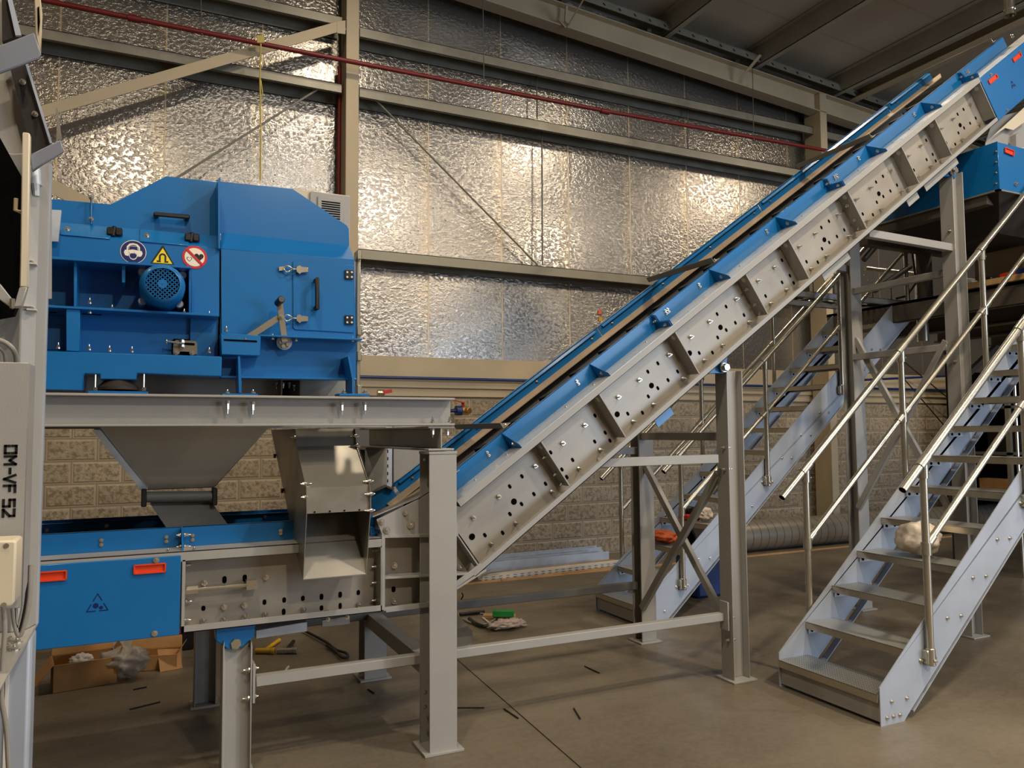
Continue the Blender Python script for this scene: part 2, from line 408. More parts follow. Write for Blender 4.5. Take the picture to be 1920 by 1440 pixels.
# purlins running towards the viewer
for k, x in enumerate([1.5, 3.1, 4.7, 6.32, 7.92, 9.52, 11.1, 12.7, 14.3]):
    z = roofz(x)
    b = MB().box(x-.005, -12.9, z-.27, x+.005, 8.65, z).box(x-.005, -12.9, z-.27, x+.09, 8.65, z-.262).box(x-.09, -12.9, z-.008, x+.0, 8.65, z-.001).box(x+.08, -12.9, z-.262, x+.09, 8.65, z-.235)
    struct(b.build('purlin', 'purlin'), 'cold formed roof purlin seen from below')
x = 9.9; z = roofz(x)-.26                                            # lighter rolled beam beside the third purlin
b = MB().box(x-.06, 4.9, z-.012, x+.10, 8.4, z).box(x+.09, 4.9, z, x+.10, 8.4, z+.18)
struct(b.build('purlin', 'beige', bevel=.003), 'pale eaves beam with a free end')
b = MB(); a = P(1062, 45, Y=8.25); c = P(1092, 0, Y=7.9)
b.bar(P(1064, 50, Y=8.28), P(1098, -8, Y=7.7), .05, .006, (0, 1, 0)).bar(P(1062, 12, Y=8.28), P(1060, 50, Y=8.28), .03, .03, (0, 1, 0))
b.plate([(1045, 33), (1060, 52), (1074, 42), (1066, 36), (1060, 44)], 8.27, .01)
struct(b.build('fly_brace', 'beige'), 'cream knee brace at the rafter, upper one')
b = MB().bar(P(1388, 148, Y=8.25), P(1426, 103, Y=7.9), .045, .006, (0, 1, 0)); struct(b.build('fly_brace', 'beige'), 'cream knee brace at the rafter, lower one')
# bracing
b = MB(); p0 = P(60, 215, Y=8.32); p1 = P(645, 47, Y=8.32); b.bar(p0, p1, .012, .11, (0, 0, 1)); b.bar(p0+V3((0, .05, .05)), p1+V3((0, .05, .05)), .1, .01, (0, 0, 1))
b.plate([(632, 40), (648, 38), (648, 64), (632, 62)], 8.31, .01)
tag(b.build('brace', 'beige', bevel=.002), 'long cream diagonal brace across the foil wall at upper left', 'brace')
b = MB(); b.bar(P(60, 330, Y=8.32), P(170, 386, Y=8.32), .012, .13, (0, 0, 1))
tag(b.build('brace', 'beige'), 'short cream diagonal brace behind the top left of the blue separator', 'brace')
b = MB().cyl(P(703, 186, Y=8.5), P(1008, 497, Y=8.6), .012, 8)
tag(b.build('tie_rod', 'girt'), 'thin steel tie rod slanting down right across the foil wall', 'rod')
b = MB().cyl(P(603, 163, Y=8.5), P(300, 353, Y=8.5), .012, 8)
tag(b.build('tie_rod', 'girt'), 'thin steel tie rod slanting down left behind the blue separator', 'rod')
for (x, y0, y1, lab) in [(1006, 132, 222, 'short vertical sag rod between the two upper wall rails'), (1016, 236, 497, 'long vertical sag rod below the middle wall rail'), (1289, 185, 290, 'vertical sag rod near the second cream column')]:
    b = MB().cyl(P(x, y0, Y=8.58), P(x+1, y1, Y=8.58), .009, 6); tag(b.build('sag_rod', 'grey_dark'), lab, 'rod')
# pipes
p0 = P(40, -9, Y=8.2); p1 = P(1553, 283, Y=8.2); z = (p0.z+p1.z)/2
b = MB().tube([P(-400, -125, Y=8.2), P(80, 0, Y=8.2), P(252, 35, Y=8.2), P(640, 112, Y=8.2), P(1134, 208, Y=8.2), P(1553, 283, Y=8.2)], .026, 12)
for (x, y) in [(252, 35), (1134, 209)]:
    q = P(x, y, Y=8.2); b.cyl(q-V3((.06, 0, 0)), q+V3((.06, 0, 0)), .036, 12)
tag(b.build('sprinkler_pipe', 'red'), 'long dark red pipe running across the foil wall', 'pipe')
b = MB().cyl(P(637, 125, Y=8.6), P(637, 125, Y=8.6)*0+V3((P(637, 300, Y=8.6).x, 8.6, 0)), .024, 8); tag(b.build('riser_pipe', 'red'), 'thin dark red vertical pipe beside the first cream column', 'pipe')
for (x, y0, y1, lab) in [(905.5, 0, 162, 'thin hanger rod holding the red pipe, left of centre'), (1411, 128, 258, 'thin hanger rod holding the red pipe, at right'), (376, -30, 60, 'thin hanger rod holding the red pipe, far left')]:
    b = MB().cyl(P(x, y0, Y=8.2), P(x+2, y1, Y=8.2), .006, 6).cyl(P(x+2, y1-2, Y=8.2), P(x+2, y1+5, Y=8.2), .016, 8); tag(b.build('hanger_rod', 'grey_dark'), lab, 'rod')
b = MB().tube([P(489, 82, Y=8.15), P(487.5, 150, Y=8.15), P(489, 250, Y=8.15), P(488, 338, Y=8.15)], .008, 6).tube([P(489, 150, Y=8.15), P(493, 180, Y=8.15)], .006, 6)
b.plate([(482, 66), (496, 66), (496, 80), (482, 80)], 8.17, .012)
tag(b.build('cord', 'rope'), 'yellow cord hanging down the foil wall at left', 'cord')
b = MB().cyl((1.9, 8.6, P(900, 712, Y=8.6).z), (16, 8.6, P(900, 712, Y=8.6).z+.02), .018, 10)
tag(b.build('air_pipe', 'navy'), 'thin blue air pipe along the cream wall band', 'pipe')
b = MB().cyl((9.9, 8.5, 2.36), (16, 8.4, 2.7), .018, 8); tag(b.build('air_pipe', 'navy'), 'thin blue air hose rising right above the straight one', 'pipe')
q = P(868, 770, Y=8.45); v = thing('ball_valve', q, 'brass ball valve with red lever by the beam end', 'valve')
b = MB().cyl(q+V3((-.2, 0, 0)), q+V3((-.08, 0, 0)), .022, 10); b.cyl(q+V3((-.09, 0, 0)), q+V3((-.02, 0, 0)), .06, 12); b.build('hose_tail', 'navy', v)
b = MB().cyl(q+V3((-.03, 0, 0)), q+V3((.05, -.02, 0)), .05, 8).cyl(q+V3((.04, -.05, -.0)), q+V3((.05, -.09, 0)), .05, 10, .035); b.build('valve_body', 'brass', v, .003)
b = MB().bar(q+V3((.01, -.02, .09)), q+V3((-.17, -.04, .13)), .03, .01).cyl(q+V3((.0, 0, .03)), q+V3((0, 0, .1)), .018, 8); b.build('lever', 'redbright', v)
q = P(714, 736, Y=8.5); v = thing('ball_valve', q, 'small wall tap with red handle just right of the separator', 'valve')
MB().cyl(q+V3((-.04, 0, 0)), q+V3((.04, 0, 0)), .035, 10).build('valve_body', 'zinc', v); MB().bar(q+V3((.02, -.03, .0)), q+V3((.12, -.03, .02)), .02, .04).build('lever', 'redbright', v)
# marks and scraps stuck on the wall
for x, y, lab, mt in [(1125, 585, 'small orange sticker on the foil wall', 'orange2'), (1126, 598, 'small pale sticker below the orange one on the foil wall', 'yellow')]:
    b = MB().plate([(x-3, y-4), (x+3, y-4), (x+3, y+4), (x-3, y+4)], 8.708, .01); tag(b.build('sticker', mt), lab, 'sticker')
# downpipe below the roof at top right
q = P(1893, 28, Y=5.2); b = MB().lathe((q.x, q.y, q.z+.25), (0, 0, -1), [(-.35, .055), (.0, .055), (.02, .075), (.04, .055), (.18, .055), (.19, .06), (.2, .055), (.26, .065), (.26, .05)], 20)
b.cyl((q.x-.25, q.y+.1, q.z+.28), (q.x+.6, q.y-.2, q.z+.33), .08, 16)
tag(b.build('duct_outlet', 'zinc'), 'short galvanised duct outlet hanging at the top right', 'duct')

for (x0, y0, x1, y1, lab) in [(1683, 668, 1796, 762, 'thin crossing wire brace seen above the near handrail, upper one'), (1688, 702, 1772, 800, 'thin crossing wire brace seen above the near handrail, lower one')]:
    o = MB().cyl(P(x0, y0, Y=8.5), P(x1, y1, Y=8.5), .010, 6).build('wire_brace', 'rubber', None, loc=P(x0, y0, Y=8.5)); tag(o, lab, 'wire')

# ================================================================== STEEL PLATFORM UNDER THE SEPARATOR
pf = thing('steel_platform', (1.37, 3.8, 0), 'grey steel beam platform carrying the blue separator', 'platform')
def ibeam(x0, x1, y0, y1, z0, z1, t=.011, tw=.008):
    b = MB()
    if x1-x0 > y1-y0: b.box(x0, y0, z1-t, x1, y1, z1).box(x0, y0, z0, x1, y1, z0+t).box(x0, (y0+y1)/2-tw/2, z0+t, x1, (y0+y1)/2+tw/2, z1-t)
    else: b.box(x0, y0, z1-t, x1, y1, z1).box(x0, y0, z0, x1, y1, z0+t).box((x0+x1)/2-tw/2, y0, z0+t, (x0+x1)/2+tw/2, y1, z1-t)
    return b
ibeam(-2.2, 1.435, 3.72, 3.86, 1.636, 1.778).build('main_beam', 'grey', pf, .002)
ibeam(-2.2, 1.435, 5.0, 5.14, 1.636, 1.778).build('main_beam', 'grey', pf, .002)
ibeam(1.293, 1.434, 3.73, 5.14, 1.507, 1.632).build('cross_beam', 'grey', pf, .002)
ibeam(-1.9, -1.76, 3.73, 5.14, 1.507, 1.632).build('cross_beam', 'grey', pf, .002)
def post(par, x0, x1, y0, y1, z1, fl='Y', name='post', mat='grey', t=.009, plate=.03):
    b = MB().hcol(x0, x1, y0, y1, .012, z1-.012, fl, t); b.box(x0-.003, y0-.003, z1-.014, x1+.003, y1+.003, z1)
    o = b.build(name, mat, par, .002)
    bp = MB().box(x0-plate, y0-plate*.6, 0, x1+plate, y1+plate, .014); k = bp.build('base_plate', mat, o, .002)
    return o
post(pf, 1.295, 1.443, 3.72, 3.875, 1.503)
post(pf, 1.295, 1.443, 4.99, 5.14, 1.503)
post(pf, -1.9, -1.75, 3.72, 3.875, 1.503)
post(pf, -1.9, -1.75, 4.99, 5.14, 1.503)
MB().box(1.31, 3.87, .345, 1.40, 4.99, .43).build('cross_beam', 'grey', pf, .003)
for (x, y) in [(1645/4+400, 640+655/4), (1755/4+400, 640+660/4)]:
    bolt(pf, P(x, y, Y=3.74), .008, .03, (0, 0, -1))
for (x, y) in [(811, 793), (843, 792)]: bolt(pf, P(x, y, Y=3.74), .008, .02, (0, 0, 1))
for y in (1160/3+960-2+.0, 1010/3+960): pass
for (x, y) in [(797, 1298), (797, 1325), (797, 862), (853, 1273)]: bolt(pf, P(x, y, Y=3.8), .007, .012)
for (x, y) in [(427, 748), (474, 750), (641, 751), (684, 751)]: bolt(pf, P(x, y+3, Y=3.745), .008, .04, (0, 0, -1))
# rear fascia seen between beam and machine, with the dark recess
b = MB().box(P(60, 725, Y=4.2).x, 4.2, 1.778, P(524, 725, Y=4.2).x, 4.22, 1.93).box(P(556, 725, Y=4.2).x, 4.2, 1.778, P(664, 725, Y=4.2).x, 4.22, 1.93)
b.build('fascia', 'grey', pf, .002)
x0, x1 = P(524, 725, Y=4.2).x, P(556, 725, Y=4.2).x
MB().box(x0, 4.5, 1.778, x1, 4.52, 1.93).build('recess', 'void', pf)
MB().box(x0-.006, 4.1, 1.778, x0, 4.5, 1.93).box(x1, 4.1, 1.778, x1+.006, 4.5, 1.93).build('side_plate', 'grey', pf)
for (x, y) in [(531, 717), (543, 717), (552, 722), (519, 718)]: bolt(pf, P(x, y, Y=4.15), .007, .02, (0, 0, -1))

# ================================================================== BLUE SEPARATOR
sp = thing('magnetic_separator', (.3, 4.4, 1.78), 'big blue magnetic separator on the grey steel platform', 'machine')
L = 40
def bl(name, px, Y, t=.006, mat='blue', bev=.002, par=None, label=None): return MB().plate(px, Y, t).build(name, mat, par or sp, bev, label=label)
bl('front_panel', [(L, 435), (412, 465), (412, 594), (358, 590), (358, 501), (L, 480)], 3.90)
bl('front_panel', [(413.5, 466), (665, 487), (668, 711), (416, 706)], 3.90)
bl('hood_panel', [(L, 370), (97, 373), (207.5, 383), (311, 330.5), (410, 341), (410, 446), (L, 412)], 4.0)
bl('hood_panel', [(413, 340), (549, 354), (651, 423), (654, 429), (655, 462), (413, 438)], 4.0)
def slope(name, a, bq, c, d, mat='blue', t=.004):
    p = [P(*a, Y=3.90), P(*bq, Y=3.90), P(*c, Y=3.995), P(*d, Y=3.995)]
    n = (p[1]-p[0]).cross(p[3]-p[0]).normalized()*t
    if n.y < 0: n = -n
    return MB().prism(p, n).build(name, mat, sp, .001)
slope('hood_ledge', (L, 436), (412, 465), (410, 442.5), (L, 410))
slope('hood_ledge', (414, 466), (665, 487), (655, 461), (414, 436))
for q in ([(112, 441), (206, 449), (212, 429), (112, 420)], [(262, 454), (353, 461.5), (356, 440), (262, 431)]):
    p = [P(*q[0], Y=3.897), P(*q[1], Y=3.897), P(*q[2], Y=3.985), P(*q[3], Y=3.985)]
    n = (p[1]-p[0]).cross(p[3]-p[0]).normalized()*.005
    if n.y > 0: n = -n
    h = MB().prism(p, n).build('hatch', 'blue', sp, .002)
    bolt(h, (p[0]+p[3])/2+V3((.03, -.006, 0)), .009, .012, (0, -.8, .6))
for (x, y) in [(215, 435), (360, 446)]:
    q = P(x, y, Y=3.93); b = MB().box(q.x-.032, q.y-.02, q.z-.018, q.x-.003, q.y+.02, q.z+.018).box(q.x+.003, q.y-.02, q.z-.018, q.x+.032, q.y+.02, q.z+.018).cyl(q+V3((-.006, -.01, -.024)), q+V3((.0, -.01, .024)), .011, 10)
    h = b.build('hinge', 'black', sp, .004)
bl('divider_plate', [(408.5, 336), (413.5, 331), (413.5, 466), (409, 466)], 3.86, .14, bev=.001)
MB().box(P(411.5, 600, Y=3.9).x-.004, 3.9, 1.87, P(411.5, 600, Y=3.9).x+.004, 3.93, 2.49).build('panel_gap', 'void', sp)
# body behind the skins, with its bay
x0, x1 = -.75, P(666, 600, Y=3.92).x
MB().box(x0, 4.01, 1.9, x1-.01, 5.15, 2.42).box(P(358, 540, Y=3.9).x, 3.91, 1.9, x1-.006, 4.12, 2.47).box(x0, 3.91, 2.37, x1-.01, 4.12, 2.47).box(x0, 4.02, 2.45, x1-.1, 5.15, 2.56).build('body_shell', 'blue', sp, .002)
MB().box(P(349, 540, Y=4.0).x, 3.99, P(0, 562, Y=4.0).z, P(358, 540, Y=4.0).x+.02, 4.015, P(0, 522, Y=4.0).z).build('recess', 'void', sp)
# bay rails and ribs
MB().plate([(L, 477), (358, 499), (358, 503.5), (L, 482)], 3.80, .30).build('bay_rail', 'blue', sp, .002)
MB().plate([(L, 569), (411, 589), (411, 593.5), (L, 574)], 3.79, .32).build('bay_rail', 'blue', sp, .002)
for (xa, xb, ya, yb) in [(138, 144, 488, 575), (228, 235, 492, 530)]:
    MB().plate([(xa, ya), (xb, ya), (xb, yb), (xa, yb)], 3.84, .26).build('rib', 'blue', sp, .002)
bl('side_post', [(354, 502), (358, 502), (358, 590), (354, 590)], 3.83, .25)
bl('lower_panel', [(L, 578), (411, 594), (414, 670), (L, 657)], 3.93, .01)
MB().plate([(93, 576), (106, 577), (106, 587), (93, 586)], 3.922, .006).plate([(150, 579), (190, 582), (190, 591), (150, 589)], 3.922, .006).build('slot', 'void', sp)
bl('pillar', [(124, 578), (150, 580), (149, 659), (124, 658)], 3.80, .13)
bl('darker_sheet', [(86, 590), (123, 592), (123, 657), (84, 656)], 3.926, .006, 'blue_darker')  # thin sheet in a darker blue at the lower panel's left end
lowbox = bl('base_box', [(L-6, 656), (416, 668.5), (416, 706), (257, 699.5), (256, 712), (187, 711.5), (187, 702), (160, 700.5), (157, 703), (155, 732), (L-6, 730)], 3.76, .20, bev=.004)
for (x, y) in [(109, 654), (167, 657), (205, 659.5), (247, 661), (392, 662), (168, 588), (210, 583), (345, 590), (392, 594), (168, 570), (424, 622), (511, 637), (555, 640), (661, 641)]:
    bolt(sp, P(x, y, Y=3.82), .006, .018, (0, 0, 1))
# motor
mc = P(305.0, 531.5, Y=3.70)+V3((0, .2, 0))
mo = thing('tmp', mc, 'x', 'x'); del mo['category']; del mo['label']; mo.name = 'motor'; mo.parent = sp; mo.location = mc-WL[sp]
r = .098
MB().lathe(mc+V3((0, .20, 0)), (0, -1, 0), [(.06, .02), (.06, .118), (.07, .122), (.09, .122), (.095, .095), (.345, .095), (.38, .087), (.397, .076), (.40, .070), (.39, .068)], 40).build('motor_housing', 'blue', mo)
MB().cyl(mc+V3((0, -.186, 0)), mc+V3((0, -.184, 0)), .068, 32).build('fan_void', 'void', mo)
g = MB(); step = .0135
for k in range(-5, 6):
    o = k*step; hl = math.sqrt(max(0, .068**2-o*o))
    for sgn in (1, -1):
        d = V3((1, 0, sgn)).normalized(); nn = V3((-sgn, 0, 1)).normalized(); c = mc+V3((0, -.192, 0))+nn*o
        g.bar(c-d*hl, c+d*hl, .004, .0045, (0, 1, 0))
g.cyl(mc+V3((0, -.195, 0)), mc+V3((0, -.190, 0)), .020, 20).cyl(mc+V3((0, -.197, 0)), mc+V3((0, -.195, 0)), .003, 8)
g.build('fan_grille', 'blue', mo)
for (x, y) in [(267, 511), (267.5, 566), (336, 571), (342, 517)]:
    q = P(x, y, Y=3.90); b = MB().cyl(q+V3((0, .12, 0)), q+V3((0, -.02, 0)), .019, 14).build('mounting_bolt', 'zincw', mo, .003)
# handles
def grab(par, a, bq, out, mat='black', r=.010):
    a, bq, out = V3(a), V3(bq), V3(out); d = (bq-a).normalized()
    b = MB().cyl(a+out*.12, a+out, .013, 10).cyl(bq+out*.12, bq+out, .013, 10).bar(a+out-d*.012, bq+out+d*.012, .02, .016, out)
    h = b.build('grab_handle', mat, par, .004)
    return h
grab(sp, P(293, 406, Y=4.0), P(350, 411, Y=4.0), (0, -.045, 0))
door = bl('access_door', [(549, 492), (552, 488.5), (663.5, 497), (664, 624), (553, 618), (549.5, 614)], 3.894, .006)
grab(door, P(591, 528, Y=3.89), P(591, 579, Y=3.89), (0, -.05, 0))
for y in (515, 600):
    h = MB().plate([(647, y-9), (663, y-8.5), (663, y+8.5), (647, y+8)], 3.884, .01).build('hinge', 'black', door, .001)
    for dx in (-4, 4.5):
        for dy in (-4.5, 4.5):
            q = P(655+dx, y+dy, Y=3.884); MB().cyl(q, q+V3((0, -.004, 0)), .0052, 10).build('screw', 'white', h)
for y in (504, 596):
    q = P(548, y, Y=3.89)
    b = MB().plate([(523, y-4), (533, y-5), (533, y+3), (523, y+4)], 3.886, .008)
    for sgn in (-1, 1): b.tube([P(532, y, Y=3.876), P(537, y+sgn*6, Y=3.876), P(542, y+sgn*5, Y=3.876), P(548, y+sgn*1, Y=3.876)], .0035, 6)
    b.cyl(P(547, y+.5, Y=3.876), P(558, y+1, Y=3.876), .0035, 6)
    b.plate([(556, y-4), (562, y-7), (566, y-4), (578, y-3), (578, y+6), (566, y+7), (562, y+10), (556, y+5)], 3.872, .014)
    b.build('toggle_latch', 'zinc', door, .001)
# crank arms
arm = thing('tmp', P(533, 642, Y=3.86), 'x', 'x'); del arm['category']; del arm['label']; arm.name = 'adjusting_lever'; arm.parent = sp; arm.location = WL[arm]-WL[sp]
MB().cyl(P(533, 642, Y=3.89), P(533, 642, Y=3.85), .037, 28).build('disc', 'zincw', arm, .002)
b = MB()
for (dx, dz, rr) in [(-.018, .0, .009), (.016, .012, .008), (.014, -.012, .009), (-.006, -.02, .01)]:
    q = P(533, 642, Y=3.85)+V3((dx, 0, dz)); b.cyl(q, q+V3((0, -.02, 0)), rr, 6)
b.build('clamp_screws', 'zinc', arm)
MB().bar(P(534, 641, Y=3.82), P(524, 566, Y=3.82), .028, .008, (0, 1, 0)).build('lever_bar', 'zinc', arm, .001)
MB().bar(P(527, 593, Y=3.83), P(460, 636, Y=3.83), .030, .008, (0, 1, 0)).build('link_bar', 'zinc', arm, .001)
q = P(525, 564, Y=3.81); MB().cyl(q+V3((-.01, .01, -.012)), q+V3((.0, -.05, .0)), .017, 16).build('knob', 'black', arm, .003)
for (x, y) in [(527, 594), (460, 636)]: bolt(arm, P(x, y, Y=3.815), .009, .012)
bl('slotted_box', [(414, 624), (489, 629), (488, 667), (415, 665)], 3.80, .10, bev=.003)
MB().plate([(420, 635.5), (482, 638.5), (482, 641.5), (420, 638.5)], 3.797, .004).build('slot', 'void', sp)
bl('cross_rail', [(486, 627), (679, 634.5), (679, 638), (486, 630.5)], 3.80, .10)
bl('bottom_flange', [(414, 704.5), (669, 709), (669, 712.5), (414, 708.5)], 3.84, .1)
for (x0, x1, xf0, xf1) in [(446, 451, 417, 484), (652, 656, 636, 694)]:
    b = MB().plate([(x0, 668), (x1-1, 668), (x1+2 if x0 < 500 else 665, 715), (x1+2 if x0 < 500 else 665, 737), (x0+2 if x0 < 500 else 660, 737), (x0+1 if x0 < 500 else 660, 712)], 3.76, .14)
    b.plate([(xf0, 737.5), (xf1, 738.5), (xf1, 742.5), (xf0, 742.0)], 3.735, .10)
    f = b.build('foot_bracket', 'blue', sp, .001)
    for xx in (xf0+9, xf1-10): bolt(f, P(xx, 737.5, Y=3.77), .009, .012, (0, 0, 1))
MB().plate([(165, 732.5), (278, 734.5), (278, 740), (165, 739.5)], 3.735, .12).build('foot_plate', 'blue', sp, .001)
q = P(221, 731, Y=3.80); MB().lathe((q.x, 3.82, q.z), (0, 0, 1), [(0, .085), (.012, .083), (.035, .060), (.055, .045)], 28).build('rubber_mount', 'rubber', sp)
for xx in (178, 269):
    q = P(xx, 733, Y=3.78); MB().cyl(q, q+V3((0, 0, .075)), .005, 8).cyl(q, q+V3((0, 0, .016)), .010, 6).build('threaded_stud', 'zinc', sp)
# clamp plate in its cut out
MB().plate([(322, 664), (322, 640), (326, 635), (368, 637), (372, 641), (372, 667)], 3.924, .006).build('slot', 'void', sp)
b = MB().plate([(324, 664), (325, 641), (330, 637), (366, 639), (370, 644), (370, 664), (362, 665), (360, 660), (338, 659), (336, 664)], 3.90, .008)
b.cyl(P(312, 640, Y=3.87), P(345, 644, Y=3.87), .005, 8).cyl(P(312, 636, Y=3.87), P(312, 645, Y=3.87), .004, 6).cyl(P(341, 637, Y=3.885), P(341, 651, Y=3.885), .012, 8)
b.build('clamp', 'zinc', sp, .001)
for (x, y) in [(330, 661), (360, 662)]: bolt(sp, P(x, y, Y=3.9), .008, .012)
MB().plate([(346, 642.5), (365, 643.5), (365, 647.5), (346, 646.5)], 3.897, .002).build('slot', 'void', sp)
# vertical rod, side roller strip, transparent tab
b = MB().cyl(P(171, 420, Y=3.98), P(171, 366, Y=3.98), .004, 8); b.build('sight_rod', 'blue', sp)
for (y) in (371, 411): bolt(sp, P(171, y, Y=3.975), .007, .016)
xs0, xs1 = P(669, 600, Y=3.95).x, P(676, 600, Y=3.95).x
MB().box(xs0, 3.95, 1.80, xs1, 3.99, P(672, 480, Y=3.95).z).build('edge_strip', 'zinc', sp, .003)
for y in (478, 620, 668, 731): q = P(673, y, Y=3.93); MB().box(q.x-.012, 3.92, q.z-.025, q.x+.014, 3.99, q.z+.025).build('strip_bracket', 'zinc', sp, .004)
MB().plate([(95, 393), (115, 394), (109, 453), (93, 452)], 3.86, .02).build('clear_tab', 'zincw', sp)
# warning signs
def ring(b, c, r, y, n=36): b.prism([(c.x+r*math.cos(2*math.pi*i/n), y, c.z+r*math.sin(2*math.pi*i/n)) for i in range(n)], (0, .0008, 0))
YS = 3.8985
c = P(250, 472.5, Y=3.9); k = .054
b = MB(); b.m(0); ring(b, c, k, YS-.001); b.m(1); ring(b, c, k*.95, YS-.002)
def poly(b, c, s, pts, y): b.prism([(c.x+s*px, y, c.z+s*pz) for px, pz in pts], (0, .0008, 0))
b.m(2); poly(b, c, k, [(-.52, .1), (-.5, .45), (-.3, .68), (0, .74), (.3, .68), (.5, .45), (.52, .1), (.42, .1), (.38, .4), (.22, .56), (0, .6), (-.22, .56), (-.38, .4), (-.42, .1)], YS-.003)
for sg in (-1, 1): poly(b, c, k, [(sg*.34, .12), (sg*.64, .12), (sg*.72, -.1), (sg*.62, -.34), (sg*.4, -.4), (sg*.34, -.2)][::sg], YS-.0031)
poly(b, c, k, [(-.38, .0), (-.34, .5), (.34, .5), (.38, 0), (.36, -.34), (.2, -.62), (0, -.7), (-.2, -.62), (-.36, -.34)], YS-.0032)
b.m(1); poly(b, c, k, [(-.33, .14), (-.3, .46), (.3, .46), (.33, .14), (.1, .2), (-.1, .2)], YS-.0042)
poly(b, c, k, [(-.28, -.26), (-.1, -.14), (.1, -.14), (.28, -.26), (.24, -.46), (.1, -.58), (-.1, -.58), (-.24, -.46)], YS-.0042)
b.m(2)
for sg in (-1, 1):
    q = V3((c.x+sg*k*.2, 0, c.z-k*.02)); ring(b, q, k*.14, YS-.0052, 14)
b.build('safety_label', ['signw', 'signb', 'signw'], sp, label='round blue ear and eye protection sign')
c = P(305, 482, Y=3.9); k = .058
b = MB(); b.m(0); poly(b, c, k, [(-.9, -.62), (.9, -.62), (.04, .92), (-.04, .92)], YS-.001)
b.m(1); poly(b, c, k, [(-.72, -.52), (.72, -.52), (0, .72)], YS-.002)
arc = [(.27*math.cos(math.pi*i/10), .27*math.sin(math.pi*i/10)+.02) for i in range(11)]; arc2 = [(.14*math.cos(math.pi*i/10), .14*math.sin(math.pi*i/10)+.02) for i in range(10, -1, -1)]
b.m(0); poly(b, c, k, [(.27, -.34)]+arc+[(-.27, -.34), (-.14, -.34)]+arc2+[(.14, -.34)], YS-.003)
poly(b, c, k, [(-.42, -.44), (-.12, -.44), (-.12, -.38), (-.42, -.30)], YS-.003); poly(b, c, k, [(.12, -.44), (.42, -.44), (.42, -.30), (.12, -.38)], YS-.003)
b.build('safety_label', ['black', 'signy'], sp, label='yellow magnetic field warning triangle')
c = P(365, 482.5, Y=3.9); k = .055
b = MB(); b.m(0); ring(b, c, k, YS-.001); b.m(1); ring(b, c, k*.8, YS-.002)
heart = [(0, -.34), (.36, .02), (.4, .2), (.3, .34), (.14, .36), (0, .22), (-.14, .36), (-.3, .34), (-.4, .2), (-.36, .02)]
b.m(2); q = V3((c.x+k*.34, 0, c.z-k*.02)); poly(b, q, k*.95, heart, YS-.003)
q2 = V3((c.x-k*.42, 0, c.z-k*.22)); poly(b, q2, k*.55, heart, YS-.003); b.m(1); poly(b, q2, k*.42, heart, YS-.004)
b.m(0); poly(b, c, k, [(-.70, .56), (-.56, .70), (.70, -.56), (.56, -.70)], YS-.005)
b.build('safety_label', ['signr', 'signw', 'black'], sp, label='round red no pacemaker sign')

# electric cabinet behind the separator
q0, q1 = P(581, 357, Y=5.0), P(657, 368, Y=5.0)
cab = thing('electric_cabinet', (q0.x, 5.0, 1.78), 'pale grey cabinet with a vent behind the separator', 'cabinet')
MB().box(q0.x-.12, 5.005, 1.78, q1.x, 5.25, q0.z).build('cabinet_body', 'cream', cab, .004)
MB().box(q0.x, 4.985, 1.80, q1.x-.005, 5.003, q0.z-.01).build('cabinet_door', 'grey', cab, .004)
v = P(620, 395, Y=4.98); f = MB().box(v.x-.085, 4.972, v.z-.085, v.x+.085, 4.985, v.z+.085).build('vent_frame', 'grey', cab, .003)
b = MB()
for k in range(8): b.box(v.x-.06, 4.969, v.z-.055+k*.015, v.x+.06, 4.973, v.z-.048+k*.015)
b.build('vent_slots', 'void', f)

# ================================================================== HOPPER AND CHUTE UNDER THE PLATFORM
a, bq, c, d = P(172, 806, Y=4.0), P(508, 803, Y=4.0), P(402, 917, Y=4.15), P(268, 919, Y=4.15)
fh = thing('funnel_hopper', ((a.x+bq.x)/2, 4.4, d.z), 'dark grey funnel hopper hanging under the platform', 'hopper')
top = [V3((a.x, 4.0, 1.64)), V3((bq.x, 4.0, 1.64)), V3((bq.x, 4.95, 1.64)), V3((a.x, 4.95, 1.64))]
bot = [V3((d.x, 4.15, d.z)), V3((c.x, 4.15, d.z)), V3((c.x, 4.7, d.z)), V3((d.x, 4.7, d.z))]
MB().add(top+bot, [(0, 1, 5, 4)[::-1], (1, 2, 6, 5)[::-1], (2, 3, 7, 6)[::-1], (3, 0, 4, 7)[::-1], (0, 1, 2, 3), (4, 5, 6, 7)[::-1]]).build('funnel_body', 'chute', fh, .004)
b = MB().prism([P(172, 806, Y=3.985), P(188, 806, Y=3.985), P(277, 917, Y=4.135), P(264, 919, Y=4.135)], (0, .012, 0)); b.build('corner_flange', 'zincw', fh)
q0, q1 = P(270, 932, Y=4.12), P(402, 930, Y=4.12)
MB().cyl(q0, q1, .026, 16).build('seal_roll', 'grey_dark', fh)
for q in (q0, q1): MB().box(q.x-.012, 4.09, q.z-.045, q.x+.012, 4.16, q.z+.04).build('roll_bracket', 'black', fh, .004)
p = [P(281, 944, Y=4.15), P(398, 943, Y=4.15), P(432, 990, Y=4.06), P(315, 994, Y=4.06)]
MB().prism(p, (0, .01, .0)).build('discharge_lip', 'grey_dark', fh)
MB().prism([p[0]+V3((0, .1, 0)), p[1]+V3((0, .1, 0)), p[2]+V3((0, .3, -.02)), p[3]+V3((0, .3, -.02))], (0, .01, 0)).build('discharge_lip', 'grey_dark', fh)

